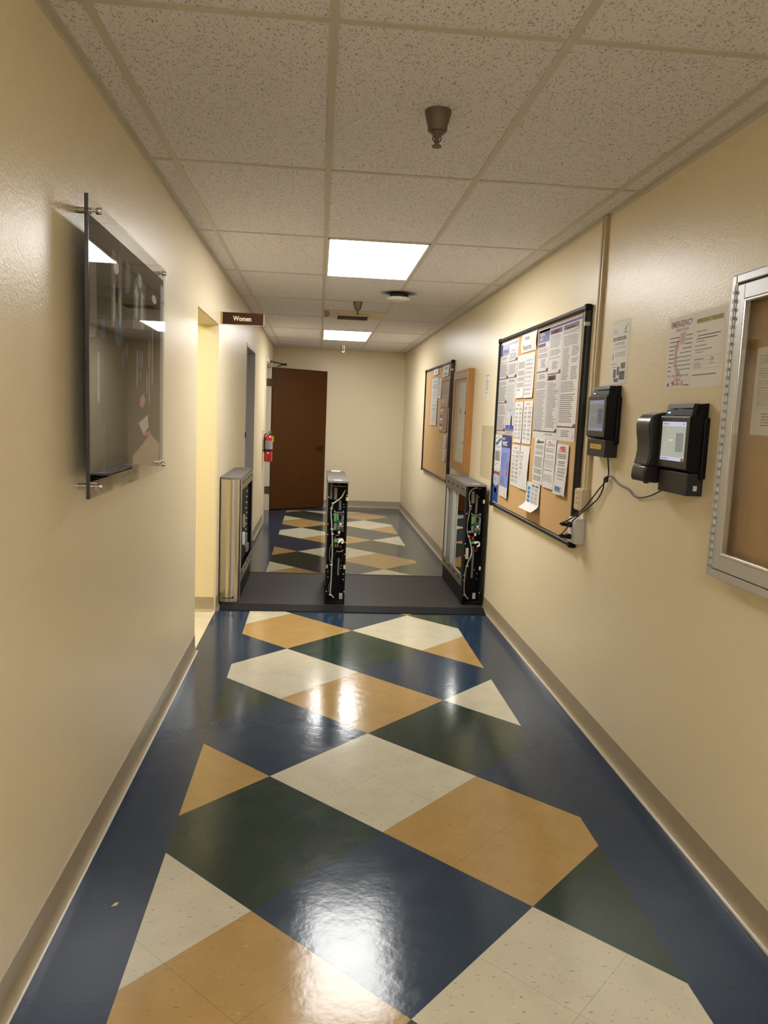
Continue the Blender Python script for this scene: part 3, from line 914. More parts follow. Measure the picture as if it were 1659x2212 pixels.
def st_blocks(s):
    s.poly([(0.46, 0.90), (0.56, 0.90), (0.52, 0.95)], 'ink_grey')
    for a, c in ((0.68, 0.84), (0.52, 0.64), (0.39, 0.49), (0.25, 0.36)):
        s.rect(0.12, a, 0.92, c, 'ink_pale'); s.lines(0.12, a, 0.92, c, 7, 'ink_grey', 0.35)
    s.lines(0.12, 0.16, 0.60, 0.22, 3, 'ink_grey'); s.lines(0.08, 0.06, 0.25, 0.12, 2)


def st_para(s):
    for k in range(9):
        a = 0.88 - k * 0.095; s.lines(0.08, a - 0.055, 0.93, a, 4, 'ink_grey', 0.5, 0.35)


def st_two(s):
    s.lines(0.25, 0.90, 0.75, 0.95, 2, 'ink_grey')
    for k in range(8):
        a = 0.86 - k * 0.10; s.lines(0.10, a - 0.07, 0.46, a, 5, 'ink_grey', 0.5, 0.2); s.lines(0.55, a - 0.07, 0.92, a, 5, 'ink_grey', 0.5, 0.2)


def st_left(s):
    for k in range(5):
        a = 0.86 - k * 0.085; s.lines(0.10, a - 0.06, 0.42, a, 4, 'ink_grey', 0.5)
    s.lines(0.10, 0.30, 0.42, 0.42, 6, 'ink_pale', 0.4, 0.6)


letter(5.147, 4.950, 1.617, 1.895, 21, 'letter with grey text blocks, left one under the Human Resources heading', st_blocks)
letter(4.945, 4.735, 1.615, 1.893, 22, 'letter of striped paragraphs, right one under the Human Resources heading', st_para)
letter(5.150, 4.945, 1.325, 1.592, 23, 'two column letter, left of the middle pair in the second row under the heading', st_two)
letter(4.925, 4.715, 1.326, 1.596, 24, 'two column letter, right of the middle pair in the second row under the heading', st_two)
letter(5.160, 4.958, 1.038, 1.311, 25, 'two column letter in the lowest row, right of the tall blue sheet', st_two)
letter(4.940, 4.722, 1.037, 1.311, 26, 'half blank letter with text on its left side in the lowest row', st_left, curl=0.016)


def st_s7(s):
    s.poly([(0.15, 0.88), (0.9, 0.90), (0.9, 0.945), (0.3, 0.94)], 'ink_grey'); s.text('Notice', 0.22, 0.895, 0.02, 'ink')
    for a, c, n in ((0.76, 0.85, 6), (0.64, 0.74, 6), (0.36, 0.60, 14), (0.22, 0.33, 7), (0.06, 0.18, 5)):
        s.lines(0.10, a, 0.92, c, n, 'ink_grey', 0.6, 0.15)


def st_s8(s):
    s.rect(0.42, 0.95, 0.56, 0.98, 'white_enamel'); s.lines(0.15, 0.86, 0.88, 0.92, 2, 'ink_red', 0.5, 0.1)
    for a, c, n in ((0.74, 0.82, 4), (0.62, 0.68, 3), (0.42, 0.58, 9), (0.32, 0.38, 2), (0.12, 0.28, 9)):
        s.lines(0.08, a, 0.92, c, n, 'ink_pale' if n > 5 else 'ink_grey', 0.6, 0.15)


def st_s9(s):
    s.text('PTSD', 0.24, 0.875, 0.030, 'ink_red', width=0.11, bold=0.002); s.lines(0.18, 0.835, 0.84, 0.865, 1, 'ink_red', 0.7, 0.05)
    for k, a in enumerate((0.78, 0.745, 0.71)):
        s.lines(0.10 + 0.02 * k, a, 0.85, a + 0.03, 1, 'ink', 0.6, 0.08)
    for a, c, n in ((0.61, 0.67, 2), (0.57, 0.60, 1), (0.42, 0.53, 6), (0.36, 0.40, 2), (0.30, 0.34, 2)):
        s.lines(0.24, a, 0.85, c, n, 'ink_grey', 0.6, 0.15); s.rect(0.10, a, 0.16, a + 0.006, 'ink_grey')
    s.rect(0.12, 0.05, 0.70, 0.16, 'ink_palblue'); s.text('Safety', 0.16, 0.105, 0.026, 'ink_teal', width=0.095, bold=0.001); s.text('at work', 0.18, 0.062, 0.02, 'ink', width=0.09)
    s.poly([(0.62, 0.0), (0.92, 0.0), (0.92, 0.012), (0.66, 0.012)], 'ink_darkred')


letter(4.612, 4.402, 1.103, 1.372, 27, 'grey headed notice, left of three hanging under the largest law poster', st_s7, 0.001)
letter(4.392, 4.185, 1.097, 1.371, 28, 'notice with a thin red heading, middle of three under the largest law poster', st_s8, 0.001)
letter(4.165, 3.963, 1.082, 1.354, 29, 'notice with bold red title and blue logo near the right edge of the cork board', st_s9, 0.003, 0.010)
for y, z, lab in ((4.53, 1.362, 'left'), (4.30, 1.360, 'middle'), (4.08, 1.340, 'right')):
    b = MB(); b.lathe([(0.009, 0), (0.008, 0.003), (0.005, 0.005), (0.005, 0.010), (0.008, 0.012), (0.006, 0.014)], (XB - 0.0035, y, z), 'part_white', 14, 'X', -1)
    tag(b.build('push_pin'), 'white push pin at the top of the %s notice under the largest law poster' % lab, 'push pin', 'push pins on the near cork board')

# blue benefits sheet
s = wallsheet(5.462, 5.198, 0.936, 1.366, XB - 0.003, 'ink_periwinkle', seed=31, curl=lambda u, v: 0.010 * (1 - v) * u + 0.001)
s.rect(0, 0.80, 1, 1, 'ink_navy'); s.rect(0, 0, 1, 0.165, 'paper')
s.lines(0.05, 0.92, 0.40, 0.96, 2, 'paper', 0.6, 0.1); s.text('WIC', 0.10, 0.832, 0.040, 'paper', width=0.15, bold=0.002)
s.lines(0.12, 0.42, 0.80, 0.72, 9, 'ink_navy', 0.25, 0.4); s.lines(0.10, 0.20, 0.62, 0.36, 6, 'ink_navy', 0.35, 0.3)
s.poly([(0.72, 0.35), (0.86, 0.36), (0.88, 0.44), (0.74, 0.42)], 'ink_red'); s.poly([(0.76, 0.44), (0.82, 0.44), (0.80, 0.58), (0.76, 0.56)], 'ink')
s.poly([(0.66, 0.10), (0.72, 0.10), (0.70, 0.14)], 'ink_grey'); s.lines(0.62, 0.05, 0.78, 0.09, 2, 'ink_grey')
s.done('notice', 'tall blue sheet with dark blue top and white foot on the near cork board', 'notice', NG)
s = wallsheet(5.685, 5.475, 1.108, 1.364, XB - 0.0008, 'paper', seed=32)
s.poly([(0.10, 0.78), (0.35, 0.80), (0.62, 0.90), (0.95, 0.92), (0.95, 0.86), (0.66, 0.80), (0.40, 0.70), (0.16, 0.70)], 'ink_teal')
s.poly([(0.08, 0.88), (0.40, 0.93), (0.75, 0.99), (0.75, 0.985), (0.40, 0.915), (0.08, 0.865)], 'ink')
s.lines(0.15, 0.60, 0.80, 0.67, 2, 'ink_navy', 0.5); s.rect(0.12, 0.26, 0.84, 0.55, 'ink_pale'); s.lines(0.12, 0.26, 0.84, 0.55, 12, 'ink_grey', 0.4)
s.lines(0.30, 0.16, 0.62, 0.20, 2, 'ink_grey'); s.rect(0.10, 0.11, 0.19, 0.15, 'ink')
s.done('notice', 'white sheet with a teal wave at its top, left of the tall blue sheet', 'notice', NG)
s = wallsheet(5.690, 5.505, 0.856, 1.104, XB - 0.0008, 'paper', seed=33)
s.rect(0.03, 0.06, 0.97, 0.62, 'ink_blue'); s.rect(0.0, 0.87, 1, 0.97, 'ink_darkred'); s.rect(0.36, 0.34, 0.66, 0.48, 'ink_orange')
s.poly([(0.5 + 0.46 * math.cos(a * math.pi / 10), 0.72 + 0.18 * math.sin(a * math.pi / 10)) for a in range(20)], 'ink_palblue', 0.0006)
s.text('Flu', 0.3, 0.70, 0.028, 'ink', lift=0.0009); s.rect(0.15, 0.18, 0.22, 0.21, 'ink_sky', 0.0006); s.rect(0.55, 0.12, 0.62, 0.15, 'ink_sky', 0.0006)
s.done('notice', 'bright blue sheet with orange square in the lower left corner of the near cork board', 'notice', NG)
s = wallsheet(4.728, 4.440, 0.936, 1.100, XB - 0.004, 'paper', seed=34,
              curl=lambda u, v: (0.045 * ((0.25 - v) / 0.25) ** 1.6 if v < 0.25 else 0.0) + 0.004 * (1 - v) + 0.001)
for k in range(4):
    s.rect(0.10, 0.24 + k * 0.155, 0.30, 0.36 + k * 0.155, 'ink_sky'); s.rect(0.16, 0.26 + k * 0.155, 0.24, 0.30 + k * 0.155, 'ink_teal', 0.0005)
    s.lines(0.40, 0.24 + k * 0.155, 0.60, 0.36 + k * 0.155, 4, 'ink_grey'); s.lines(0.66, 0.24 + k * 0.155, 0.88, 0.36 + k * 0.155, 4, 'ink_grey')
s.rect(0.40, 0.86, 0.62, 0.93, 'ink_grey'); s.rect(0.66, 0.86, 0.90, 0.93, 'ink_grey')
s.done('notice', 'small white flyer with blue pictures and curled bottom edge, lowest on the near cork board', 'notice', NG)

# far board papers
FG = 'notices on the far cork board'


def far_sheet(yl, yr, z0, z1, label, fn, mt='paper', seed=41):
    s = wallsheet(yl, yr, z0, z1, XB - 0.001, mt, seed=seed, curl=lambda u, v: 0.006 * (1 - v) + 0.001)
    fn(s); s.done('notice', label, 'notice', FG)


def fs_mark(s): s.poly([(0.40, 0.35), (0.55, 0.30), (0.66, 0.55), (0.50, 0.75)], 'ink_grey')
def fs_head(s):
    s.lines(0.25, 0.60, 0.75, 0.85, 2, 'ink', 0.7, 0.1); s.lines(0.2, 0.12, 0.8, 0.32, 2, 'ink', 0.7, 0.1)
def fs_two(s):
    for o in (0.0, 0.5):
        s.rect(0.12, o + 0.40, 0.9, o + 0.45, 'ink_palblue'); s.lines(0.15, o + 0.27, 0.88, o + 0.37, 5, 'ink_grey'); s.lines(0.15, o + 0.05, 0.88, o + 0.24, 7, 'ink_pale')
    s.rect(0.0, 0.498, 1, 0.503, 'ink_grey')
def fs_lines(s): s.lines(0.1, 0.1, 0.9, 0.9, 16, 'ink_pale')
def fs_red(s):
    s.rect(0.02, 0.86, 0.98, 0.98, 'ink_darkred'); s.rect(0.02, 0.2, 0.12, 0.86, 'ink_darkred'); s.lines(0.2, 0.45, 0.9, 0.8, 7, 'ink_grey'); s.rect(0.05, 0.18, 0.45, 0.30, 'ink_palblue'); s.rect(0.45, 0.06, 0.95, 0.10, 'ink_red')
def fs_photo(s):
    for k in range(7): s.rect(0.08, 0.10 + k * 0.12, 0.42, 0.19 + k * 0.12, ('paper', 'ink_grey', 'ink_pale')[k % 3]); s.lines(0.55, 0.10 + k * 0.12, 0.95, 0.19 + k * 0.12, 2, 'ink_darkred', 0.3)


far_sheet(9.005, 8.637, 1.944, 2.012, 'small white card with a dark mark, topmost on the far cork board', fs_mark, seed=42)
far_sheet(8.305, 7.925, 1.896, 2.012, 'white heading card at the top right of the far cork board', fs_head, seed=43)
far_sheet(9.090, 8.625, 1.380, 1.912, 'pair of long sheets with blue bands on the far cork board', fs_two, seed=44)
far_sheet(8.595, 8.365, 1.676, 1.890, 'short plain text sheet right of the blue banded pair', fs_lines, seed=45)
far_sheet(8.340, 7.850, 1.577, 1.872, 'tan poster with a dark red header on the far cork board', fs_red, 'print_skin', 46)
far_sheet(8.400, 7.900, 1.322, 1.583, 'tan sheet of small pictures under the dark red headed poster', fs_photo, 'print_skin', 47)
far_sheet(8.088, 7.884, 1.160, 1.290, 'upper small white sheet at the lower right edge of the far board', fs_lines, seed=48)
far_sheet(8.092, 7.888, 1.020, 1.150, 'lowest small white sheet at the lower right edge of the far board', fs_lines, seed=49)

# ------------------------------------------------------------------ oak display case
t = thing('display_case', 'oak framed glass display cabinet between the two cork boards', 'display cabinet', (XR, 7.05, 0.995))
ya, yb, z0, z1, dp_ = 6.69, 7.43, 0.998, 1.903, 0.055
b = MB()
b.box((XR - dp_ + 0.015, ya, z0), (XR, ya + 0.02, z1), 'oak'); b.box((XR - dp_ + 0.015, yb - 0.02, z0), (XR, yb, z1), 'oak')
b.box((XR - dp_ + 0.015, ya + 0.02, z0), (XR, yb - 0.02, z0 + 0.02), 'oak'); b.box((XR - dp_ + 0.015, ya + 0.02, z1 - 0.02), (XR, yb - 0.02, z1), 'oak')
b.build('body', t)
b = MB(); b.box((XR - 0.012, ya + 0.02, z0 + 0.02), (XR - 0.002, yb - 0.02, z1 - 0.02), 'ivory'); b.build('back_panel', t)
fr = MB(); w = 0.075
for a in ((ya, ya + w, z0, z1), (yb - w, yb, z0, z1), (ya + w, yb - w, z0, z0 + w), (ya + w, yb - w, z1 - w, z1)):
    fr.box((XR - dp_, a[0], a[2]), (XR - dp_ + 0.014, a[1], a[3]), 'oak')
fr.box((XR - dp_ - 0.0008, ya + 0.004, z1 - 0.018), (XR - dp_, yb - 0.004, z1 - 0.013), 'slot_dark')
fo = fr.build('door_frame', t)
b = MB(); b.box((XR - dp_ + 0.005, ya + w, z0 + w), (XR - dp_ + 0.008, yb - w, z1 - w), 'case_glass'); b.build('glass_pane', fo)
b = MB(); b.lathe([(0.008, 0), (0.008, 0.006), (0.005, 0.008)], (XR - dp_, ya + 0.05, 1.52), 'bronze_dark', 12, 'X', -1); b.build('lock', fo)
s = wallsheet(7.32, 6.79, 1.20, 1.80, XR - 0.0135, 'paper', seed=51)
s.rect(0.02, 0.90, 0.98, 0.905, 'ink_pale')
for k in range(14): s.lines(0.06, 0.88 - k * 0.06 - 0.045, 0.94, 0.88 - k * 0.06, 3, 'ink_pale', 0.3, 0.7)
s.rect(0.08, 0.52, 0.30, 0.60, 'ink_grey'); s.rect(0.62, 0.50, 0.76, 0.62, 'ink_grey'); s.rect(0.5, 0.06, 0.66, 0.10, 'ink_grey')
s.done('posted_chart', 'large pale paper chart behind the glass of the oak display cabinet', 'chart')

s = wallsheet(6.235, 6.105, 1.627, 1.821, XR + 0.0003, 'paper_dim', seed=52)
s.rect(0.0, 0.93, 1, 1, 'ink_pink'); s.lines(0.1, 0.35, 0.92, 0.80, 9, 'ink_grey', 0.5, 0.1); s.rect(0.3, 0.83, 0.6, 0.87, 'ink_grey'); s.rect(0.05, 0.27, 0.95, 0.29, 'ink_grey'); s.rect(0.35, 0.18, 0.55, 0.23, 'ink_grey'); s.lines(0.1, 0.05, 0.6, 0.12, 2, 'ink_pale')
s.done('notice', 'narrow pink topped list on the wall between oak cabinet and near cork board', 'notice')
b = MB(); b.box((XR - 0.0014, 5.853, 1.005), (XR + 0.0005, 6.268, 1.421), 'sleeve')
tag(b.build('plastic_sleeve'), 'empty clear plastic sleeve on the wall left of the near cork board', 'sleeve')

# ------------------------------------------------------------------ laminated notices near the clocks
t = thing('laminated_notice', 'narrow laminated black and white notice on the wall above the far time clock', 'notice', (XR, 3.43, 1.648), 'laminated notices by the clocks')
s = wallsheet(3.530, 3.334, 1.652, 1.922, XR + 0.0003, 'paper_dim', seed=53)
s.lines(0.10, 0.82, 0.36, 0.90, 3, 'ink_pale', 0.4); s.poly([(0.72, 0.87), (0.80, 0.86), (0.93, 0.95), (0.95, 0.97)], 'ink_grey'); s.rect(0.70, 0.82, 0.92, 0.835, 'ink_grey')
s.lines(0.10, 0.70, 0.90, 0.765, 2, 'ink', 0.75, 0.05); s.text('NOTICE', 0.22, 0.635, 0.016, 'ink', width=0.11); s.rect(0.10, 0.585, 0.90, 0.592, 'ink_grey')
s.lines(0.28, 0.44, 0.92, 0.52, 3, 'ink_grey', 0.35, 0.15); s.rect(0.12, 0.40, 0.20, 0.50, 'ink_pale')
s.rect(0.06, 0.325, 0.45, 0.335, 'ink_grey'); s.rect(0.15, 0.27, 0.36, 0.28, 'ink_grey')
for (a, c, e, g) in ((0.24, 0.10, 0.40, 0.24), (0.45, 0.14, 0.58, 0.28), (0.60, 0.06, 0.92, 0.20), (0.66, 0.24, 0.92, 0.335), (0.30, 0.03, 0.55, 0.09)):
    s.rect(a, c, e, g, 'ink_grey'); s.lines(a, c, e, g, 4, 'ink', 0.4)
s.done('sheet', '', parent=t)
b = MB(); b.box((XR - 0.0024, 3.310, 1.646), (XR - 0.0021, 3.537, 1.932), 'film'); b.build('laminate', t)

t = thing('laminated_notice', 'wide laminated two page emergency guide on the wall above the near time clock', 'notice', (XR, 2.73, 1.606), 'laminated notices by the clocks')
s = wallsheet(2.932, 2.735, 1.613, 1.876, XR + 0.0003, 'paper_dim', seed=54)
s.text('EMERGENCY', 0.06, 0.865, 0.030, 'ink_darkred', width=0.172, bold=0.0008); s.text('Quick Guide', 0.28, 0.80, 0.017, 'ink', width=0.10, shear=0.2)
s.poly([(0.46, 0.77), (0.70, 0.78), (0.66, 0.62), (0.50, 0.60)], 'ink_pink'); s.poly([(0.34, 0.66), (0.47, 0.70), (0.45, 0.56), (0.40, 0.52), (0.42, 0.30), (0.55, 0.24), (0.62, 0.18), (0.44, 0.17), (0.32, 0.32), (0.28, 0.56)], 'ink_pink')
for k in range(9):
    v = 0.71 - k * 0.058
    s.rect(0.05, v, (0.46, 0.44, 0.40, 0.26, 0.26, 0.30, 0.28, 0.18, 0.18)[k], v + 0.013, 'ink'); s.rect((0.72, 0.70, 0.68, 0.60, 0.50, 0.30, 0.42, 0.28, 0.48)[k], v + 0.01, 0.97, v + 0.022, 'ink_grey' if k > 3 else 'ink')
s.text('For all emergencies', 0.06, 0.165, 0.013, 'ink', width=0.170); s.text('CALL', 0.36, 0.105, 0.018, 'ink_red', width=0.055, bold=0.0006)
s.text('9-1-1', 0.26, 0.035, 0.026, 'ink_darkred', width=0.09, bold=0.001); s.rect(0.08, 0.03, 0.15, 0.08, 'ink'); s.rect(0.76, 0.03, 0.97, 0.05, 'ink_grey')
s.done('sheet', '', parent=t)
s = wallsheet(2.730, 2.512, 1.613, 1.876, XR + 0.0003, 'paper_dim', seed=55)
s.rect(0.06, 0.845, 0.92, 0.905, 'ink_yellow'); s.text('EMERGENCY PROCESS', 0.07, 0.855, 0.020, 'ink', width=0.178, lift=0.0008)
s.lines(0.08, 0.725, 0.42, 0.75, 1, 'ink_red', 0.6, 0.05)
s.rect(0.12, 0.675, 0.86, 0.687, 'ink'); s.rect(0.10, 0.635, 0.76, 0.647, 'ink'); s.rect(0.10, 0.60, 0.38, 0.610, 'ink_grey')
s.lines(0.06, 0.535, 0.46, 0.56, 1, 'ink_green', 0.6, 0.05); s.rect(0.08, 0.49, 0.62, 0.50, 'ink_grey'); s.rect(0.10, 0.455, 0.36, 0.465, 'ink_grey')
for v in (0.40, 0.345, 0.29, 0.24): s.rect(0.06, v, 0.94, v + 0.003, 'ink_pale')
s.rect(0.07, 0.362, 0.40, 0.372, 'ink'); s.rect(0.62, 0.362, 0.70, 0.375, 'ink'); s.rect(0.58, 0.335, 0.72, 0.342, 'ink_grey')
s.lines(0.06, 0.25, 0.36, 0.335, 4, 'ink_grey', 0.35, 0.4); s.rect(0.58, 0.30, 0.72, 0.308, 'ink_grey'); s.rect(0.05, 0.155, 0.82, 0.167, 'ink')
s.done('sheet', '', parent=t)
b = MB(); b.box((XR - 0.0024, 2.506, 1.607), (XR - 0.0021, 2.944, 1.887), 'film'); b.build('laminate', t)

# ------------------------------------------------------------------ aluminium display case (runs out of the frame)
t = thing('display_case', 'silver aluminium framed glass notice case cut off by the right edge of the photo', 'display case', (XR, 1.8, 0.99))
ya, yb, z0, z1, D = 1.20, 2.420, 0.992, 1.948, 0.042
b = MB(); w = 0.028
for a in ((ya, ya + w, z0, z1), (yb - w, yb, z0, z1), (ya + w, yb - w, z0, z0 + w), (ya + w, yb - w, z1 - w, z1)):
    b.box((XR - D, a[0], a[2]), (XR, a[1], a[3]), 'alu_case', 0.004)
b.build('outer_frame', t)
b = MB(); b.box((XR - 0.012, ya + w, z0 + w), (XR - 0.002, yb - w, z1 - w), 'cork_case'); b.build('back_panel', t)
dx0, dx1 = XR - D - 0.006, XR - D + 0.012
y0, y1, c0, c1 = ya + 0.03, yb - 0.045, z0 + 0.032, z1 - 0.036
b = MB(); q = 0.046
for a in ((y0, y0 + q, c0, c1), (y1 - q, y1, c0, c1), (y0 + q, y1 - q, c0, c0 + q), (y0 + q, y1 - q, c1 - q, c1)):
    b.box((dx0, a[0], a[2]), (dx1, a[1], a[3]), 'alu_case', 0.002)
k = 0.010
for a in ((y0 + q, y0 + q + k, c0 + q, c1 - q), (y1 - q - k, y1 - q, c0 + q, c1 - q), (y0 + q + k, y1 - q - k, c0 + q, c0 + q + k), (y0 + q + k, y1 - q - k, c1 - q - k, c1 - q)):
    b.box((dx0 - 0.003, a[0], a[2]), (dx1, a[1], a[3]), 'alu_bright', 0.003)
do = b.build('door_frame', t)
b = MB(); b.box((dx0 + 0.008, y0 + q, c0 + q), (dx0 + 0.011, y1 - q, c1 - q), 'case_glass'); b.build('glass_pane', do)
b = MB()
b.tube([(dx0 + 0.001, y1 + 0.006, c0), (dx0 + 0.001, y1 + 0.006, c1)], 0.006, 'alu_case', 8)
n = 34
for k in range(n):
    z = c0 + (c1 - c0) * k / n
    b.box((dx0 - 0.0062, y1 + 0.000, z), (dx0 + 0.004, y1 + 0.0128, z + 0.010), 'hinge_shadow')
b.build('hinge', t)
s = wallsheet(2.285, 2.069, 1.455, 1.716, XR - 0.0135, 'paper', seed=56)
s.rect(0.08, 0.90, 0.95, 0.905, 'ink_grey'); s.rect(0.08, 0.70, 0.95, 0.706, 'ink_grey'); s.rect(0.08, 0.535, 0.95, 0.541, 'ink_grey'); s.rect(0.06, 0.30, 0.95, 0.304, 'ink_pale')
s.lines(0.10, 0.72, 0.9, 0.88, 7, 'ink_pale', 0.4); s.lines(0.10, 0.56, 0.9, 0.69, 6, 'ink_pale', 0.4); s.lines(0.10, 0.33, 0.9, 0.52, 8, 'ink_pale', 0.4); s.lines(0.25, 0.10, 0.9, 0.26, 5, 'ink_grey', 0.35)
s.done('posted_page', 'typed page behind the glass of the silver aluminium notice case', 'notice')

# ------------------------------------------------------------------ time clocks
def time_clock(y0, y1, zb, zt, label, lit, sticker):
    """y0 nearer edge, y1 farther edge; wall box, tilted screen head, reader on top"""
    ym = (y0 + y1) / 2
    t = thing('time_clock', label, 'time clock', (XR, ym, zb), 'wall time clocks')
    hb = zb + 0.078                                # top of the base box
    hs = zt - 0.040                                # top of the screen head
    b = MB(); b.box((XR - 0.058, y0 + 0.004, zb), (XR - 0.0, y1 - 0.004, hb), 'charcoal_plastic', 0.002); b.build('base_box', t)
    b = MB(); b.box((XR - 0.020, y0 - 0.012, zb + 0.06), (XR, y1 + 0.01, hs - 0.008), 'black_plastic', 0.004); b.build('back_plate', t)
    b = MB()
    pr = [(XR - 0.020, hb + 0.004), (XR - 0.050, hb + 0.004), (XR - 0.064, hb + 0.012), (XR - 0.064, hs - 0.006), (XR - 0.058, hs), (XR - 0.020, hs)]
    b.prism([(x, y0, z) for x, z in pr], (0, y1 - y0, 0), 'black_plastic')
    head = b.build('screen_head', t)
    xf = XR - 0.0645
    b = MB(); b.box((xf - 0.003, y0 + 0.001, hb + 0.013), (xf, y1 - 0.001, hs - 0.006), 'charcoal_gloss', 0.0012); b.build('bezel', head)
    zs0, zs1 = hb + 0.038, hs - 0.024
    ys0, ys1 = y0 + 0.022, y1 - 0.024
    a = ('screen_lit', 'screen_bar', 'screen_grey') if lit else ('screen_dim', 'screen_dim_bar', 'screen_dim_blue')
    s = Sheet((xf - 0.0032, ys1, zs0), UR, VR, NR, ys1 - ys0, zs1 - zs0, a[0], th=0.0003, seed=60)
    s.rect(0, 0.885, 1, 1, a[1]); s.rect(0, 0, 1, 0.095, a[1])
    s.rect(0.62, 0.24, 0.93, 0.72, a[2])
    for k in range(3): s.rect(0.62, 0.352 + 0.12 * k, 0.93, 0.356 + 0.12 * k, a[0], 0.0005)
    s.rect(0.32, 0.50, 0.50, 0.555, a[1]); s.lines(0.05, 0.92, 0.30, 0.96, 1, a[2], 0.6, lift if False else 0.1) if False else s.rect(0.05, 0.93, 0.28, 0.955, a[2], 0.0005)
    s.rect(0.86, 0.93, 0.94, 0.955, a[2], 0.0005); s.rect(0.05, 0.035, 0.34, 0.06, a[2], 0.0005)
    if lit: s.rect(0.88, 0.0, 1.0, 0.08, 'part_tan', 0.0005)
    s.mb.build('screen', head)
    # reader module on top
    b = MB()
    pr = [(XR - 0.010, hs), (XR - 0.052, hs), (XR - 0.050, hs + 0.020), (XR - 0.046, hs + 0.021)]
    b.prism([(x, y0 + 0.018, z) for x, z in [(XR - 0.004, hs - 0.002), (XR - 0.054, hs - 0.002), (XR - 0.051, hs + 0.020), (XR - 0.004, hs + 0.020)]], (0, y1 - y0 - 0.030, 0), 'charcoal_plastic')
    rd = b.build('card_reader', t)
    b = MB()
    b.prism([(XR - 0.004, hs + 0.024) if False else (XR - 0.004, y0 + 0.018, hs + 0.025), (XR - 0.052, y0 + 0.018, hs + 0.025), (XR - 0.048, y0 + 0.018, hs + 0.040), (XR - 0.004, y0 + 0.018, hs + 0.040)], (0, y1 - y0 - 0.036, 0), 'charcoal_plastic'); b.build('reader_top', rd)
    b = MB(); b.prism([(XR - 0.002, y0 + 0.004, hs - 0.004), (XR - 0.040, y0 + 0.004, hs - 0.004), (XR - 0.034, y0 + 0.004, hs + 0.038), (XR - 0.002, y0 + 0.004, hs + 0.042)], (0, 0.016, 0), 'black_plastic'); b.build('reader_end', rd)
    b = MB(); b.box((XR - 0.055, y1 - 0.046, hs + 0.007), (XR - 0.052, y1 - 0.032, hs + 0.011), 'led_blue', 0.001); b.build('indicator_light', rd)
    b = MB(); b.box((XR - 0.046, y1 - 0.058, hs + 0.0205), (XR - 0.030, y1 - 0.020, hs + 0.0245), 'ivory'); b.build('card_slot', rd)
    if sticker == 'yellow':
        s = Sheet((XR - 0.0583, y1 - 0.045, zb + 0.034), UR, VR, NR, 0.140, 0.022, 'sticker_yellow', th=0.0004, seed=61)
        s.text('TIMECLOCK', 0.12, 0.28, 0.014, 'ink_maroon', width=0.105); s.mb.build('sticker', t)
    else:
        b = MB(); b.box((XR - 0.034, y0 + 0.0036, zb + 0.018), (XR - 0.020, y0 + 0.004, zb + 0.036), 'paper'); b.build('sticker', t)
    return t


time_clock(3.362, 3.596, 1.322, 1.640, 'farther black wall time clock with dim screen and yellow sticker', False, 'yellow')
time_clock(2.568, 2.800, 1.234, 1.552, 'nearer black wall time clock with bright screen beside the sanitizer dispenser', True, 'white')

# sanitizer dispenser
t = thing('sanitizer_dispenser', 'glossy black curved sanitizer dispenser on the wall between the time clocks', 'dispenser', (XR, 2.87, 1.257))
y0, y1 = 2.815, 2.940
outer = [(0.004, 1.520), (0.045, 1.522), (0.078, 1.514), (0.096, 1.496), (0.102, 1.474), (0.099, 1.445), (0.093, 1.410), (0.091, 1.375), (0.095, 1.345), (0.101, 1.322)]
ch = MB(); ch.prism([(XR - a, y0, z) for a, z in outer] + [(XR - 0.004, y0, 1.322)], (0, y1 - y0, 0), 'charcoal_gloss', True)
body = ch.build('cover', t)
bv = body.modifiers.new('bevel', 'BEVEL'); bv.width = 0.006; bv.segments = 3; bv.limit_method = 'ANGLE'; bv.angle_limit = math.radians(60)
b = MB(); b.prism([(XR - a, y0 + 0.003, z) for a, z in [(0.004, 1.319), (0.101, 1.319), (0.106, 1.300), (0.108, 1.275), (0.103, 1.260), (0.060, 1.257), (0.004, 1.262)]], (0, y1 - y0 - 0.006, 0), 'charcoal_gloss', True)
lo = b.build('push_bar', t)
bv = lo.modifiers.new('bevel', 'BEVEL'); bv.width = 0.005; bv.segments = 3; bv.limit_method = 'ANGLE'; bv.angle_limit = math.radians(60)
b = MB(); b.lathe([(0.010, 0), (0.010, -0.006)], (XR - 0.07, 2.875, 1.2575), 'black_plastic', 12); b.build('nozzle', t)

# ------------------------------------------------------------------ raceway, boxes, cords
b = MB()
for yy in (3.680, 3.716):
    b.prism([(XR, yy - 0.011, 1.150), (XR - 0.015, yy - 0.011, 1.150), (XR - 0.018, yy - 0.007, 1.150), (XR - 0.018, yy + 0.007, 1.150), (XR - 0.015, yy + 0.011, 1.150), (XR, yy + 0.011, 1.150)], (0, 0, H - 1.150 - 0.005), 'raceway')
b.box((XR - 0.004, 3.690, 1.150), (XR, 3.706, H - 0.005), 'ivory_dark')
tag(b.build('wall_raceway'), 'cream double cable raceway running from the ceiling down to the device box', 'raceway')
t = thing('device_box', 'cream surface mounted wall box at the foot of the raceway', 'electrical box', (XR, 3.72, 1.04))
b = MB(); b.box((XR - 0.042, 3.664, 1.040), (XR, 3.766, 1.150), 'ivory', 0.008); bx = b.build('box', t)
b = MB(); b.box((XR - 0.0445, 3.690, 1.046), (XR - 0.041, 3.764, 1.146), 'ivory', 0.002); fp = b.build('face_plate', t)
for z in (1.075, 1.098, 1.122):
    b = MB(); b.box((XR - 0.0455, 3.712, z), (XR - 0.0444, 3.744, z + 0.010), 'ivory_dark'); b.build('jack', fp)
b = MB(); b.box((XR - 0.012, 3.69, 1.000), (XR, 3.71, 1.040), 'raceway'); tag(b.build('raceway_stub'), 'short cream raceway joint between the cream box and the white outlet', 'raceway')
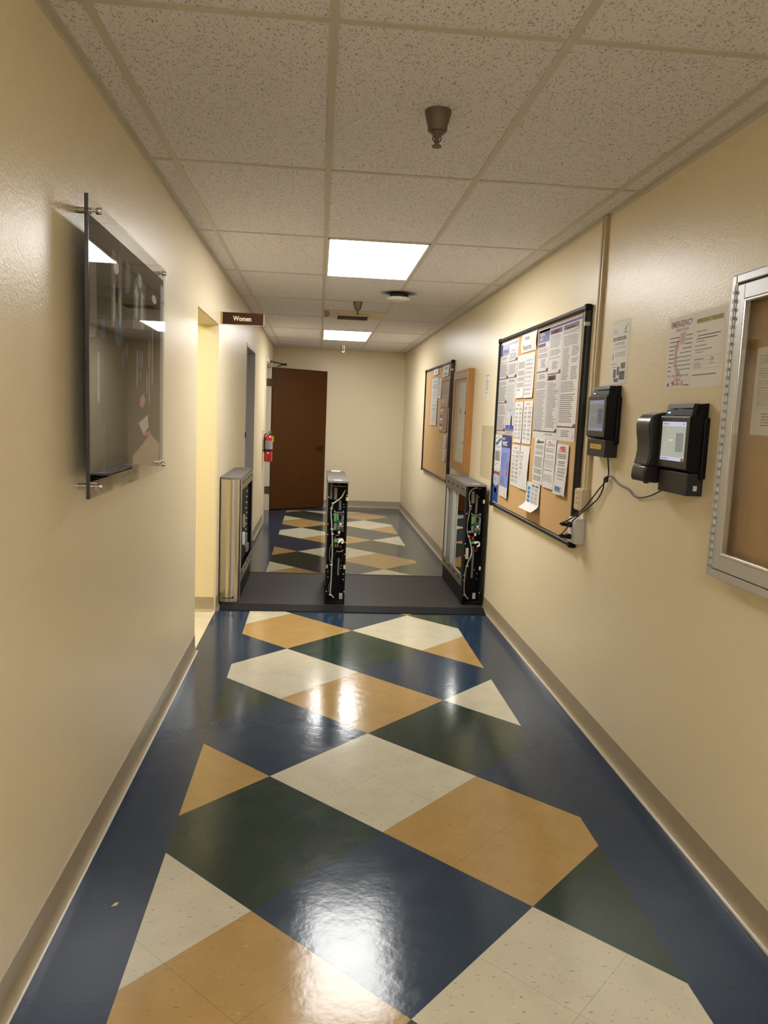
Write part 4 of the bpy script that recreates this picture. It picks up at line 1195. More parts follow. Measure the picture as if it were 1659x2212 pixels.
t = thing('outlet_box', 'white surface mounted power outlet box with two black plugs', 'outlet', (XR, 3.76, 0.87))
b = MB(); b.box((XR - 0.048, 3.702, 0.872), (XR, 3.815, 0.999), 'outlet_white', 0.004); b.build('box', t)
b = MB(); b.box((XR - 0.051, 3.706, 0.878), (XR - 0.0478, 3.811, 0.993), 'outlet_white', 0.002); fp = b.build('face_plate', t)
for z in (0.905, 0.965):
    b = MB(); b.box((XR - 0.053, 3.738, z - 0.016), (XR - 0.0508, 3.778, z + 0.016), 'outlet_white', 0.003)
    b.box((XR - 0.0533, 3.748, z - 0.006), (XR - 0.0529, 3.751, z + 0.006), 'slot_dark'); b.box((XR - 0.0533, 3.764, z - 0.006), (XR - 0.0529, 3.767, z + 0.006), 'slot_dark'); b.build('socket', fp)


def plug(mb_parent, z):
    b = MB(); b.box((XR - 0.075, 3.738, z - 0.013), (XR - 0.0532, 3.778, z + 0.013), 'black_plastic', 0.005)
    b.prism([(XR - 0.075, 3.745, z - 0.010), (XR - 0.105, 3.752, z - 0.006), (XR - 0.105, 3.764, z - 0.006), (XR - 0.075, 3.771, z - 0.010)], (0, 0, 0.016), 'black_plastic')
    return b.build('plug', mb_parent)


t = thing('power_cord', 'black power cord from the farther time clock down to the white outlet', 'cord', (XR, 3.5, 0.95), 'power cords')
b = MB(); b.tube([(XR - 0.028, 3.400, 1.325), (XR - 0.022, 3.402, 1.290), (XR - 0.012, 3.414, 1.242), (XR - 0.012, 3.440, 1.213), (XR - 0.014, 3.520, 1.165), (XR - 0.02, 3.600, 1.105), (XR - 0.035, 3.655, 1.055), (XR - 0.070, 3.690, 1.010), (XR - 0.100, 3.735, 0.978), (XR - 0.112, 3.757, 0.968), (XR - 0.100, 3.758, 0.967)], 0.0033, 'rubber_cord'); b.build('cable', t)
plug(t, 0.965)
b = MB(); b.lathe([(0.004, -0.012), (0.011, -0.008), (0.012, 0.006), (0.008, 0.013)], (XR - 0.016, 3.432, 1.217), 'rubber_cord', 12); b.build('cable_tie', t)
t = thing('power_cord', 'black power cord sagging from the nearer time clock down to the white outlet', 'cord', (XR, 3.3, 0.95), 'power cords')
b = MB(); b.tube([(XR - 0.026, 2.800, 1.238), (XR - 0.016, 2.867, 1.223), (XR - 0.010, 2.954, 1.198), (XR - 0.008, 3.048, 1.179), (XR - 0.008, 3.119, 1.178), (XR - 0.008, 3.190, 1.200), (XR - 0.008, 3.306, 1.213), (XR - 0.009, 3.385, 1.238), (XR - 0.022, 3.418, 1.232), (XR - 0.024, 3.432, 1.208), (XR - 0.014, 3.465, 1.174), (XR - 0.016, 3.520, 1.120), (XR - 0.030, 3.610, 1.065), (XR - 0.070, 3.672, 1.000), (XR - 0.100, 3.735, 0.925), (XR - 0.112, 3.757, 0.908), (XR - 0.100, 3.758, 0.907)], 0.0033, 'rubber_cord'); b.build('cable', t)
plug(t, 0.905)

# ------------------------------------------------------------------ acrylic sign on the left wall
t = thing('acrylic_wall_sign', 'large dark print between clear acrylic panes on standoffs, left wall near camera', 'wall sign', (XL, 2.88, 1.19))
xg = XL + 0.050
ya, yb, z0, z1 = 2.303, 3.472, 1.192, 2.046
b = MB(); b.box((xg - 0.004, ya, z0), (xg, yb, z1), 'acrylic'); pane = b.build('front_pane', t)
b = MB(); b.box((xg - 0.010, ya, z0), (xg - 0.007, yb, z1), 'acrylic'); b.build('back_pane', t)
b = MB(); b.box((xg - 0.0105, ya - 0.0012, z0), (xg + 0.0003, ya - 0.0001, z1), 'acrylic_edge'); b.build('polished_edge', t)
UL, VL, NL = Vector((0, 1, 0)), Vector((0, 0, 1)), Vector((1, 0, 0))
p0, p1, q0, q1 = 2.307, 3.462, 1.240, 1.998
s = Sheet((xg - 0.0066, p0, q0), UL, VL, NL, p1 - p0, q1 - q0, 'print_dark', th=0.0008, seed=70)


def gp(x, y):
    """photo-of-the-sign coordinates (fractions of the print)"""
    return (x, y)


s.rect(0.945, 0.0, 1.0, 0.965, 'print_margin')
for (a, v0, c, v1, mt_) in ((0.235, 0.62, 0.29, 0.93, 'print_streak'), (0.31, 0.60, 0.36, 0.92, 'print_streak'), (0.40, 0.80, 0.47, 0.93, 'print_streak'), (0.02, 0.55, 0.09, 0.86, 'print_streak'), (0.50, 0.66, 0.70, 0.90, 'print_streak'), (0.03, 0.05, 0.14, 0.48, 'reflection_pink'), (0.14, 0.02, 0.17, 0.22, 'reflection_pink'), (0.73, 0.50, 0.77, 0.64, 'print_streak'), (0.70, 0.36, 0.73, 0.46, 'print_streak')):
    w = c - a
    s.poly([(a, v0), (a + w * 0.7, v0 + 0.01), (c, v0 + 0.05), (c - w * 0.1, v1), (a + w * 0.3, v1 + 0.015), (a + w * 0.05, v1 - 0.04)], mt_)


for cu, v0, v1, w in ((0.265, 0.64, 0.80, 0.012), (0.335, 0.63, 0.80, 0.010), (0.55, 0.70, 0.86, 0.020), (0.63, 0.68, 0.84, 0.026), (0.60, 0.86, 0.92, 0.03), (0.80, 0.40, 0.70, 0.010), (0.75, 0.30, 0.52, 0.008), (0.56, 0.38, 0.56, 0.008), (0.10, 0.30, 0.50, 0.012)):
    s.poly([(cu - w, v0 + 0.02), (cu, v0), (cu + w, v0 + 0.03), (cu + w * 0.8, v1), (cu - w * 0.6, v1 + 0.012)], 'print_margin', 0.0005)


def blob(cu, cv, ru, rv, mt_, lift=0.0004):
    s.poly([(cu + ru * math.cos(k * math.pi / 8) * (1 + 0.12 * math.sin(3 * k)), cv + rv * math.sin(k * math.pi / 8)) for k in range(16)], mt_, lift)


for cu, cv, ru, rv in ((0.32, 0.62, 0.05, 0.07), (0.42, 0.545, 0.022, 0.035), (0.62, 0.525, 0.035, 0.045), (0.61, 0.45, 0.016, 0.022), (0.37, 0.50, 0.014, 0.04), (0.15, 0.60, 0.02, 0.04)):
    blob(cu, cv, ru, rv, 'print_blue')
blob(0.29, 0.88, 0.03, 0.03, 'print_white'); blob(0.83, 0.86, 0.04, 0.022, 'print_white'); blob(0.86, 0.735, 0.025, 0.02, 'print_white'); blob(0.55, 0.83, 0.03, 0.02, 'print_margin')
s.poly([(0.60, 0.30), (0.65, 0.29), (0.69, 0.325), (0.66, 0.36), (0.61, 0.34)], 'print_red')
s.poly([(0.585, 0.215), (0.66, 0.155), (0.74, 0.19), (0.725, 0.255)], 'print_white'); s.poly([(0.66, 0.150), (0.78, 0.148), (0.77, 0.170), (0.68, 0.165)], 'print_red')
s.poly([(0.49, 0.0), (0.92, 0.0), (0.94, 0.09), (0.77, 0.155), (0.62, 0.10), (0.50, 0.06)], 'print_skin')
s.poly([(0.02, 0.0), (0.02, 0.075), (0.30, 0.085), (0.47, 0.055), (0.44, 0.02), (0.16, 0.0)], 'reflection_black')  # turnstile reflection in the pane, drawn as a black shape
s.mb.build('print', t)
for y in (2.385, 3.405):
    for z in (1.222, 2.018):
        b = MB(); b.lathe([(0.009, -0.009), (0.009, xg - 0.0106 - XL)], (XL, y, z), 'nickel', 16, 'X', 1)
        b.lathe([(0.004, xg - 0.0106 - XL), (0.004, xg - XL)], (XL, y, z), 'nickel', 10, 'X', 1)
        b.lathe([(0.010, xg - XL), (0.010, xg - XL + 0.014), (0.0085, xg - XL + 0.016)], (XL, y, z), 'chrome', 16, 'X', 1)
        b.build('standoff', t)
t.rotation_euler = (0, 0, 0.013)

# ------------------------------------------------------------------ Women sign
t = thing('restroom_sign', 'brown projecting sign reading Women on the left wall beside the lit opening', 'sign', (XL, 5.66, 2.066))
ys = 5.70
b = MB(); b.box((XL + 0.0, ys - 0.018, 2.066), (XL + 0.014, ys + 0.018, 2.150), 'bracket_gold', 0.002); b.build('bracket', t)
b = MB(); b.box((XL + 0.014, ys - 0.006, 2.066), (XL + 0.300, ys + 0.006, 2.148), 'sign_brown'); pl = b.build('panel', t)
b = MB()
b.box((XL + 0.300, ys - 0.0065, 2.063), (XL + 0.304, ys + 0.0065, 2.148), 'sign_edge'); b.box((XL + 0.014, ys - 0.0065, 2.063), (XL + 0.300, ys + 0.0065, 2.0655), 'sign_edge'); b.build('edge_trim', pl)
b = MB(); text_into(b, 'Women', (XL + 0.152, ys - 0.0066, 2.092), (1, 0, 0), (0, 0, 1), 0.046, 'sign_letter', width=0.128, align='CENTER', bold=0.0012)
b.build('lettering', pl)

# ------------------------------------------------------------------ fire extinguisher
ex, ey, ez = XL + 0.075, 10.16, 0.812
t = thing('fire_extinguisher', 'red fire extinguisher with yellow tag hung on the left wall by the brown door', 'fire extinguisher', (ex, ey, ez))
b = MB(); b.lathe([(0.046, 0.0), (0.052, 0.004), (0.053, 0.02), (0.053, 0.285), (0.050, 0.305), (0.040, 0.325), (0.024, 0.340), (0.016, 0.346)], (ex, ey, ez), 'ext_red', 28); b.build('cylinder', t)
b = MB(); b.lathe([(0.0535, 0.165), (0.0535, 0.272)], (ex, ey, ez), 'ext_label', 28); lb = b.build('label_band', t)
b = MB(); b.box((ex - 0.012, ey - 0.0545, ez + 0.105), (ex + 0.010, ey - 0.0535, ez + 0.128), 'paper'); b.build('sticker', t)
b = MB(); b.lathe([(0.016, 0.346), (0.018, 0.350), (0.018, 0.372), (0.012, 0.376)], (ex, ey, ez), 'black_metal', 16); b.lathe([(0.010, 0), (0.010, 0.010)], (ex - 0.004, ey - 0.018, ez + 0.361), 'part_white', 14, 'Y', -1); b.build('valve', t)
b = MB(); b.prism([(ex - 0.010, ey - 0.008, ez + 0.372), (ex + 0.040, ey - 0.008, ez + 0.385), (ex + 0.044, ey - 0.008, ez + 0.378), (ex - 0.005, ey - 0.008, ez + 0.362)], (0, 0.016, 0), 'part_grey')
b.prism([(ex - 0.014, ey - 0.008, ez + 0.380), (ex + 0.034, ey - 0.008, ez + 0.415), (ex + 0.038, ey - 0.008, ez + 0.408), (ex - 0.010, ey - 0.008, ez + 0.374)], (0, 0.016, 0), 'ext_red'); b.build('handle', t)
b = MB(); b.tube([(ex - 0.016, ey - 0.010, ez + 0.362), (ex - 0.045, ey - 0.030, ez + 0.350), (ex - 0.056, ey - 0.036, ez + 0.28), (ex - 0.054, ey - 0.036, ez + 0.17), (ex - 0.050, ey - 0.038, ez + 0.12)], 0.008, 'rubber_cord'); b.build('hose', t)
b = MB(); b.lathe([(0.0545, 0.138), (0.0545, 0.156)], (ex, ey, ez), 'black_metal', 28); b.box((XL - 0.002, ey - 0.016, ez + 0.12), (XL + 0.004, ey + 0.016, ez + 0.40), 'part_grey'); b.box((XL, ey - 0.012, ez + 0.14), (ex - 0.045, ey + 0.012, ez + 0.154), 'black_metal'); b.box((XL, ey - 0.010, ez + 0.385), (ex - 0.012, ey + 0.010, ez + 0.392), 'chrome'); b.build('bracket', t)
b = MB(); b.prism([(ex + 0.030, ey - 0.030, ez + 0.270), (ex + 0.072, ey - 0.040, ez + 0.262), (ex + 0.066, ey - 0.030, ez + 0.335), (ex + 0.026, ey - 0.020, ez + 0.340)], (0, 0.001, 0), 'tag_yellow'); b.build('tag', t)

# ------------------------------------------------------------------ turnstile platform
t = thing('turnstile_platform', 'low dark metal turnstile platform spanning the corridor floor', 'platform', (0.31, 6.3, 0))
x0, x1 = XL + 0.026, XR - 0.026
b = MB(); b.prism([(x0, 5.745, 0), (x0, 6.865, 0), (x0, 6.865, 0.030), (x0, 5.745, 0.030)], (x1 - x0, 0, 0), 'platform_steel'); b.build('deck', t)
b = MB(); b.prism([(x0, 5.640, 0), (x0, 5.7445, 0), (x0, 5.7445, 0.0305), (x0, 5.738, 0.0305), (x0, 5.640, 0.006)], (x1 - x0, 0, 0), 'platform_edge'); b.build('ramp', t)
b = MB(); b.prism([(x0, 6.8655, 0), (x0, 7.03, 0), (x0, 7.03, 0.006), (x0, 6.88, 0.0305), (x0, 6.8655, 0.0305)], (x1 - x0, 0, 0), 'platform_edge'); b.build('ramp', t)


def turnstile(label, xc, yf, cover, sides, front, lean=0.0):
    """xc centre, yf front; sides = which side faces a lane; front = list of electronics"""
    zb = 0.0305
    t = thing('turnstile', label, 'turnstile', (xc, yf, zb), 'turnstile pedestals')
    P = lambda x, y, z: (xc + x, yf + y, zb + z)
    hw, Ln, Ht = 0.074, 1.00, 0.940
    b = MB(); b.box(P(-hw + 0.006, 0.096, 0), P(hw - 0.006, Ln - 0.01, 0.150), 'black_metal'); b.build('base', t)
    # cap with a softly bowed front
    bow = 0.045 if cover else 0.012
    pts = [P(-hw - 0.004, Ln + 0.005, Ht - 0.014), P(-hw - 0.004, 0.004, Ht - 0.014)]
    for k in range(1, 12):
        a = math.pi * k / 12
        pts.append(P(-(hw + 0.004) * math.cos(a), 0.004 - bow * math.sin(a), Ht - 0.014))
    pts += [P(hw + 0.004, 0.004, Ht - 0.014), P(hw + 0.004, Ln + 0.005, Ht - 0.014)]
    b = MB(); b.prism(pts, (0, 0, 0.014), 'steel_cap'); cp = b.build('top_cap', t)
    b = MB(); b.box(P(-0.038, Ln - 0.10, Ht + 0.0002), P(0.038, Ln + 0.004, Ht + 0.004), 'steel_grey', 0.001); b.build('lid_hatch', cp)
    if not cover:
        b = MB(); b.box(P(-0.032, 0.012, Ht + 0.0002), P(0.030, 0.10, Ht + 0.0014), 'grey_panel'); b.build('reader_window', cp)
    # side bands and inner structure
    for sgn in (-1, 1):
        if sgn in sides:
            x = sgn * hw
            for nm, z0, z1 in (('upper_band', 0.838, 0.926), ('lower_band', 0.136, 0.222)):
                b = MB(); b.box(P(x - 0.0015, 0.052, z0), P(x + 0.0015, Ln, z1), 'steel_grey'); bd = b.build(nm, t)
                for k in range(4):
                    b = MB()
                    y = 0.12 + k * 0.225; zc = (z0 + z1) / 2 + 0.008
                    b.box(P(x + sgn * 0.0016, y, zc - 0.008), P(x + sgn * 0.0022, y + 0.115, zc + 0.008), 'slot_dark')
                    b.build('slot', bd)
        else:
            b = MB(); b.box(P(sgn * hw - 0.001, 0.052, 0.136), P(sgn * hw + 0.001, Ln, 0.926), 'steel_grey'); b.build('side_panel', t)
    for z0, z1 in ((0.1505, 0.165), (0.910, 0.925)):
        b = MB(); b.box(P(-hw + 0.002, 0.096, z0), P(hw - 0.002, Ln, z1), 'grey_panel' if not cover else 'black_metal'); b.build('chassis_plate', t)
    b = MB(); b.box(P(-hw + 0.002, Ln - 0.012, 0.166), P(hw - 0.002, Ln - 0.002, 0.909), 'black_metal'); b.build('rear_cover', t)
    for sg in sides:
        b = MB(); b.box(P(sg * 0.043, 0.29 if cover else 0.42, 0.166), P(sg * 0.047, Ln - 0.013, 0.909), 'grey_panel' if len(sides) == 1 and not cover else 'black_metal'); b.build('inner_panel', t)
    for sg in sides:
        posts = ((0.118, 0.020, 0.060),) if cover else ((0.955, 0.028, 0.060), (0.64, 0.020, 0.058), (0.56, 0.018, 0.058), (0.395, 0.020, 0.062))
        for y, w, xo in posts:
            b = MB(); b.box(P(sg * xo - 0.010, y - w / 2, 0.166), P(sg * xo + 0.010, y + w / 2, 0.909), 'alu_profile', 0.002); b.build('post', t)
        if cover:
            b = MB(); b.box(P(0.051, 0.13, 0.166), P(0.055, 0.289, 0.909), 'grey_panel'); b.build('inner_panel', t)
        if not cover:
            b = MB(); b.box(P(sg * 0.068 - 0.002, 0.105, 0.225), P(sg * 0.068 + 0.002, 0.384, 0.835), 'mirror'); b.build('mirror_panel', t)
        else:
            for nm, m_, ya_, yb_, za_, zb_ in (('drive_unit', 'part_grey', 0.64, 0.70, 0.30, 0.42), ('connector', 'part_white', 0.44, 0.48, 0.36, 0.46), ('relay', 'part_tan', 0.44, 0.49, 0.50, 0.60), ('drive_unit', 'part_grey', 0.72, 0.86, 0.25, 0.31)):
                b = MB(); b.box(P(0.0475, ya_, za_), P(0.066, yb_, zb_), m_, 0.002); b.build(nm, t)
            for k in range(9):
                b = MB(); b.box(P(0.0475, 0.70 + 0.02 * (k % 4), 0.44 + 0.045 * k), P(0.056, 0.712 + 0.02 * (k % 4), 0.452 + 0.045 * k), 'screw_steel'); b.build('screw', t)
    if cover:
        b = MB(); n = 24
        ring = []
        for k in range(n + 1):
            a = math.pi * k / n
            ring.append((-(hw + 0.001) * math.cos(a), -0.042 * math.sin(a) ** 0.8))
        ring = [(-hw - 0.001, 0.05)] + ring + [(hw + 0.001, 0.05)]
        vs = [P(x, y, 0.004) for x, y in ring] + [P(x, y, Ht - 0.0145) for x, y in ring]
        m_ = len(ring)
        b.add(vs, [(i, i + 1, m_ + i + 1, m_ + i) for i in range(m_ - 1)], 'steel_brushed', True)
        cv = b.build('front_cover', t)
        b = MB()
        for k, (a, w, h) in enumerate(((-0.040, 0.007, 0.010), (-0.030, 0.009, 0.010), (-0.018, 0.010, 0.010), (-0.006, 0.010, 0.010), (0.006, 0.009, 0.010), (0.018, 0.008, 0.010), (0.030, 0.014, 0.018))):
            y = -0.0425 * (1 - (a / hw) ** 2) ** 0.4 - 0.0004
            b.box(P(a - w / 2, y - 0.0006, 0.030), P(a + w / 2, y + 0.004, 0.030 + h), 'slot_dark')
        b.build('maker_mark', cv)
        return t
    # open electronics bay
    b = MB()
    b.box(P(-hw, 0.088, 0.004), P(hw, 0.094, Ht - 0.0145), 'black_metal')
    b.box(P(-hw, 0.0, 0.004), P(-hw + 0.003, 0.088, Ht - 0.0145), 'black_metal'); b.box(P(hw - 0.003, 0.0, 0.004), P(hw, 0.088, Ht - 0.0145), 'black_metal')
    b.box(P(-hw + 0.003, 0.0, 0.004), P(hw - 0.003, 0.088, 0.016), 'black_metal')
    b.box(P(-hw + 0.003, 0.0, 0.004), P(-hw + 0.012, 0.003, Ht - 0.0145), 'black_metal'); b.box(P(hw - 0.012, 0.0, 0.004), P(hw - 0.003, 0.003, Ht - 0.0145), 'black_metal')
    b.build('bay', t)
    yb = 0.086
    # circuit board
    u0, u1, z0, z1 = front['pcb']
    b = MB(); b.box(P(u0, 0.050, z0), P(u1, 0.054, z1), 'pcb_green'); pcb = b.build('circuit_board', t)
    w, h = u1 - u0, z1 - z0
    rr = random.Random(5)

    def comp(a_, c_, m_):
        q_ = MB(); q_.box(a_, c_, m_); q_.build('component', pcb)
    comp(P(u0 + 0.02 * w, 0.036, z1 - 0.02 * h), P(u1 - 0.02 * w, 0.050, z1 + 0.01 * h), 'part_grey')
    for a, c, e, g, m_ in ((0.32, 0.58, 0.46, 0.95, 'part_tan'), (0.40, 0.21, 0.92, 0.26, 'part_tan'), (0.58, 0.29, 0.78, 0.42, 'part_white'), (0.5, 0.62, 0.72, 0.82, 'black_plastic'), (0.05, 0.05, 0.28, 0.40, 'part_grey'), (0.42, 0.12, 0.62, 0.16, 'part_tan')):
        comp(P(u0 + a * w, 0.040, z0 + c * h), P(u0 + e * w, 0.050, z0 + g * h), m_)
    for k in range(16):
        a, c = rr.uniform(0.5, 0.95), rr.uniform(0.08, 0.92)
        comp(P(u0 + a * w, 0.044, z0 + c * h), P(u0 + (a + 0.05) * w, 0.050, z0 + (c + 0.022) * h), rr.choice(['part_white', 'part_grey', 'screw_steel']))
    for k in range(6): comp(P(u0 + 0.84 * w, 0.042, z0 + (0.25 + 0.11 * k) * h), P(u0 + 0.96 * w, 0.050, z0 + (0.275 + 0.11 * k) * h), 'part_white')
    b = MB(); b.box(P(u0, 0.034, z0 + 0.50 * h), P(u0 + 0.28 * w, 0.050, z0 + 0.92 * h), 'term_green', 0.002); b.build('terminal_block', pcb)
    for a, c in ((u0 + 0.006, z1 + 0.004), (u1 - 0.006, z1 + 0.004), (u1 - 0.008, z0 - 0.006)):
        b = MB(); b.lathe([(0.004, 0), (0.004, 0.03)], P(a, 0.055, c), 'screw_steel', 8, 'Y', 1); b.build('board_standoff', pcb)
    b = MB(); b.tube([P(u, 0.030 + dy, z) for u, z, dy in front['cable']], 0.0052, 'cable_grey', 8); cb = b.build('cable', t)
    for u, z in front['ties']:
        b = MB(); b.box(P(u - 0.010, 0.021, z - 0.0022), P(u + 0.012, 0.039, z + 0.0022), 'part_white'); b.box(P(u - 0.004, 0.039, z - 0.002), P(u + 0.004, yb, z + 0.002), 'black_plastic'); b.build('zip_tie', cb)
    for nm, mt_, x0_, x1_, za, zc, y0_, y1_ in front['blocks']:
        b = MB(); b.box(P(x0_, y0_, za), P(x1_, y1_, zc), mt_, 0.0015); b.build(nm, t)
    for mt_, r, pts in front['wires']:
        b = MB(); b.tube([P(u, y, z) for u, z, y in pts], r, mt_, 7); b.build('wire', t)
    for u, z in front['screws']:
        b = MB(); b.lathe([(0.0045, 0), (0.0042, 0.004)], P(u, -0.0002 if abs(u) > 0.058 else yb, z), 'screw_steel', 8, 'Y', -1); b.build('screw', t)
    return t


def cmap(x, y):
    return ((x - (340 - (y - 275) * 40 / 1845)) * 0.0005, 0.93 - (y - 275) * 0.000505)


def rmap(x, y):
    return ((x - (595 - (y - 318) * 70 / 1735)) * 0.00053, 0.93 - (y - 318) * 0.000530)


def blk(mp, nm, mt_, x0, y0, x1, y1, ya=0.045, yb=0.0865):
    a = mp(x0, y0); c = mp(x1, y1)
    uu = (mp(x0, (y0 + y1) / 2)[0], mp(x1, (y0 + y1) / 2)[0])
    return (nm, mt_, uu[0], uu[1], min(a[1], c[1]), max(a[1], c[1]), ya, yb)


def front_c():
    m_ = cmap
    p0 = m_(280, 1010); p1 = m_(440, 728)
    d = {'pcb': (p0[0] - 0.003, p1[0] - 0.002, p0[1], p1[1])}
    d['cable'] = [(*m_(x, y), dy) for x, y, dy in ((450, 400, 0.03), (385, 510, 0.005), (270, 600, 0), (243, 680, 0), (235, 760, 0), (243, 850, 0), (250, 980, 0), (258, 1100, 0), (262, 1300, 0), (255, 1500, 0), (250, 1700, 0), (240, 1900, 0), (237, 1970, 0), (290, 2030, 0.005))]
    d['ties'] = [m_(*p) for p in ((262, 592), (240, 675), (250, 985), (260, 1058), (246, 1525), (236, 1985))]
    d['blocks'] = [blk(m_, 'cross_bar', 'bracket_tan', 258, 335, 455, 348), blk(m_, 'bracket', 'bracket_tan', 278, 365, 328, 545), blk(m_, 'side_module', 'part_grey', 218, 300, 255, 540, 0.06),
                   blk(m_, 'support_rod', 'part_grey', 355, 560, 392, 705, 0.07), blk(m_, 'connector', 'part_white', 345, 1015, 378, 1058), blk(m_, 'terminal_block', 'term_green', 285, 1135, 345, 1185, 0.03),
                   blk(m_, 'connector', 'part_white', 350, 1132, 425, 1185, 0.03), blk(m_, 'capacitor', 'part_grey', 296, 1205, 322, 1262), blk(m_, 'capacitor', 'part_grey', 330, 1205, 356, 1262), blk(m_, 'relay', 'wire_red', 376, 1232, 404, 1272),
                   blk(m_, 'support_rod', 'part_grey', 345, 1440, 372, 1700, 0.07), blk(m_, 'label', 'part_white', 375, 1982, 428, 2075, 0.082), blk(m_, 'side_tab', 'ivory', 456, 490, 494, 545, -0.002, 0.0005), blk(m_, 'side_tab', 'ivory', 430, 1512, 462, 1575, -0.002, 0.0005), blk(m_, 'side_tab', 'part_grey', 166, 1512, 198, 1568, -0.002, 0.0005)]
    w = lambda pts, y=0.04: [(*m_(a, c), y) for a, c in pts]
    d['wires'] = [('wire_red', 0.003, w(((228, 772), (250, 768), (285, 762)))), ('wire_red', 0.0035, w(((300, 1128), (305, 1095), (330, 1078), (362, 1085)))), ('part_white', 0.006, w(((350, 1190), (385, 1155), (420, 1150), (428, 1180), (400, 1195)), 0.028)),
                  ('cable_grey', 0.0025, w(((330, 1310), (350, 1328), (395, 1322), (425, 1300)))), ('rubber_cord', 0.004, w(((330, 1320), (300, 1370), (260, 1450), (240, 1480)))), ('rubber_cord', 0.003, w(((410, 1330), (425, 1400), (400, 1470), (350, 1490)))),
                  ('part_grey', 0.003, w(((245, 1215), (222, 1300), (220, 1430), (236, 1490)), 0.034)), ('part_grey', 0.0025, w(((228, 1800), (212, 1870), (220, 1950)), 0.034))]
    d['screws'] = [m_(*p) for p in ((200, 1650), (430, 1650), (200, 1735), (428, 1735), (430, 620), (432, 660), (425, 1020), (405, 1555), (392, 1600), (350, 310), (445, 1920), (178, 1920))] + [(-0.068, m_(0, y)[1]) for y in (500, 900, 1055)] + [(0.068, m_(0, y)[1]) for y in (465, 1170, 1350)]
    return d


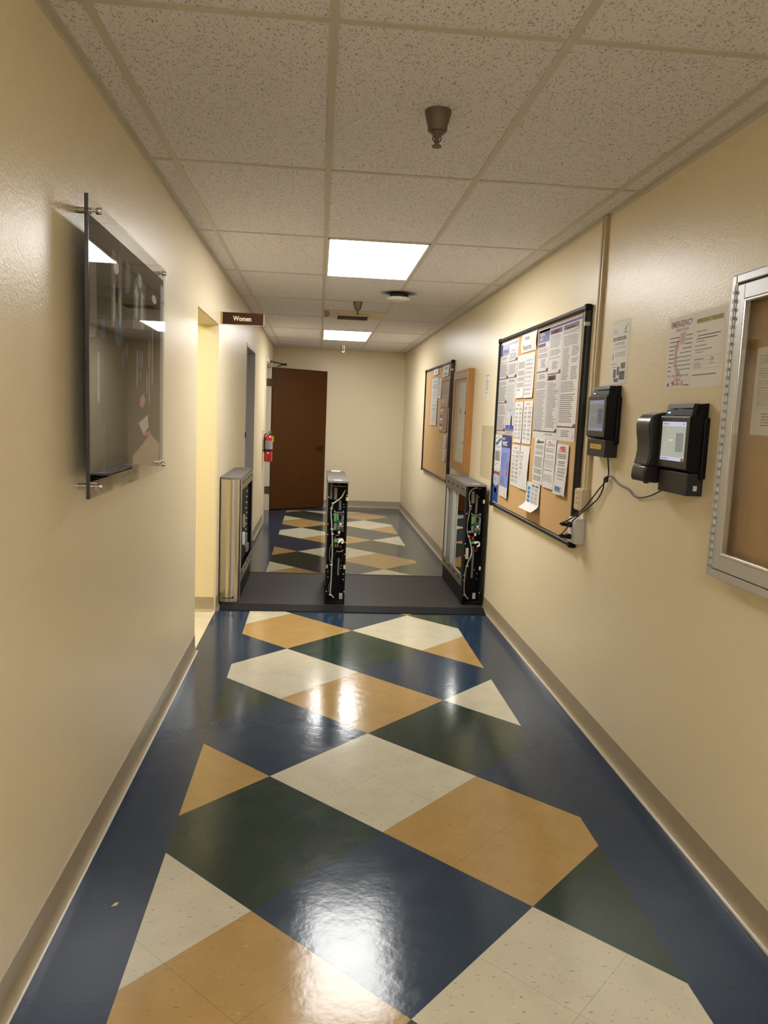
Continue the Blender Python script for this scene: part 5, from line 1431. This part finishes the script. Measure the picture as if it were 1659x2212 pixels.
def front_r():
    m_ = rmap
    p0 = m_(525, 1020); p1 = m_(682, 742)
    d = {'pcb': (p0[0], p1[0], p0[1], p1[1])}
    d['cable'] = [(*m_(x, y), dy) for x, y, dy in ((615, 342, 0.02), (540, 370, 0), (500, 420, 0), (490, 500, 0), (505, 620, 0), (490, 750, 0), (465, 900, 0), (470, 1000, 0), (490, 1060, 0), (520, 1160, 0), (540, 1270, 0), (530, 1350, 0), (490, 1440, 0), (460, 1530, 0), (442, 1650, 0), (432, 1800, 0), (442, 1930, 0), (500, 2000, 0.005))]
    d['ties'] = [m_(*p) for p in ((508, 610), (495, 990), (488, 1060), (470, 1505), (440, 1940))]
    d['blocks'] = [blk(m_, 'cross_bar', 'bracket_tan', 590, 355, 690, 366), blk(m_, 'bracket', 'bracket_tan', 532, 402, 580, 580), blk(m_, 'support_rod', 'part_grey', 602, 450, 634, 732, 0.07), blk(m_, 'relay', 'wire_red', 540, 1068, 578, 1120, 0.04),
                   blk(m_, 'terminal_block', 'term_green', 532, 1140, 585, 1172, 0.03), blk(m_, 'connector', 'part_white', 583, 1020, 612, 1060), blk(m_, 'connector', 'part_white', 580, 1140, 612, 1172, 0.03), blk(m_, 'support_rod', 'part_grey', 556, 1220, 586, 1700, 0.07),
                   blk(m_, 'label', 'part_white', 438, 1236, 488, 1396, 0.02, 0.05), blk(m_, 'label', 'part_white', 580, 1928, 628, 2018, 0.082), blk(m_, 'side_tab', 'ivory', 684, 515, 712, 568, -0.002, 0.0005), blk(m_, 'side_tab', 'ivory', 640, 1496, 668, 1550, -0.002, 0.0005)]
    w = lambda pts, y=0.04: [(*m_(a, c), y) for a, c in pts]
    d['wires'] = [('part_white', 0.0065, w(((600, 1150), (635, 1145), (655, 1170), (640, 1205), (615, 1205)), 0.028)), ('wire_red', 0.003, w(((590, 1275), (610, 1285), (622, 1255), (615, 1215)))), ('rubber_cord', 0.004, w(((480, 1080), (470, 1140), (490, 1230)), 0.045)), ('rubber_cord', 0.004, w(((470, 1400), (470, 1600), (460, 1800)), 0.05))]
    d['screws'] = [m_(*p) for p in ((655, 492), (628, 536), (548, 492), (545, 640), (545, 675), (640, 1632), (638, 1712), (605, 1582), (580, 1507), (500, 1505), (420, 1628), (418, 1705), (530, 1022), (655, 1022), (648, 1890))] + [(-0.068, m_(0, y)[1]) for y in (720, 1165, 1335)]
    return d


turnstile('stainless turnstile pedestal with rounded front cover against the left wall', -0.632, 5.795, True, (1,), None)
turnstile('middle turnstile pedestal standing alone on the platform, front cover off, wiring exposed', 0.160, 5.770, False, (-1, 1), front_c())
turnstile('right turnstile pedestal beside the right wall, wiring exposed, silver open side frame', 1.222, 5.835, False, (-1,), front_r())

# small scrap on the floor
b = MB(); b.prism([(-0.566, 2.180, 0.0004), (-0.552, 2.184, 0.0004), (-0.549, 2.200, 0.0004), (-0.560, 2.196, 0.0004)], (0, 0, 0.0012), 'scrap')
tag(b.build('floor_scrap'), 'tiny pale scrap lying on the blue floor border near the left wall', 'scrap')

# ------------------------------------------------------------------ camera, world, view
cam = bpy.data.cameras.new('camera')
co = bpy.data.objects.new('camera', cam); COL.objects.link(co)
r = Vector((0.99573327, -0.08289448, 0.04054341)); u = Vector((-0.02984368, 0.12646598, 0.99152192)); f = Vector((0.08731906, 0.98850132, -0.12345251))
mw = Matrix(((r.x, u.x, -f.x, 0), (r.y, u.y, -f.y, 0), (r.z, u.z, -f.z, 1.46867), (0, 0, 0, 1)))
co.matrix_world = mw
cam.sensor_fit = 'VERTICAL'; cam.sensor_height = 36.0; cam.lens = 1676.446 / 2212 * 36.0
cam.clip_start = 0.02
S.camera = co
wd = bpy.data.worlds.new('world'); S.world = wd; wd.use_nodes = True
wd.node_tree.nodes['Background'].inputs['Color'].default_value = (0.05, 0.045, 0.04, 1)
S.view_settings.view_transform = 'Standard'
S.view_settings.look = 'None'
S.view_settings.exposure = 1.3
S.view_settings.gamma = 1.0
S.view_settings.use_curve_mapping = False
S.cycles.max_bounces = 10
S.cycles.diffuse_bounces = 6
S.cycles.transparent_max_bounces = 12
S.cycles.sample_clamp_indirect = 6.0
S.cycles.use_denoising = True
for o in bpy.data.objects:
    if '_o' in o: del o['_o']
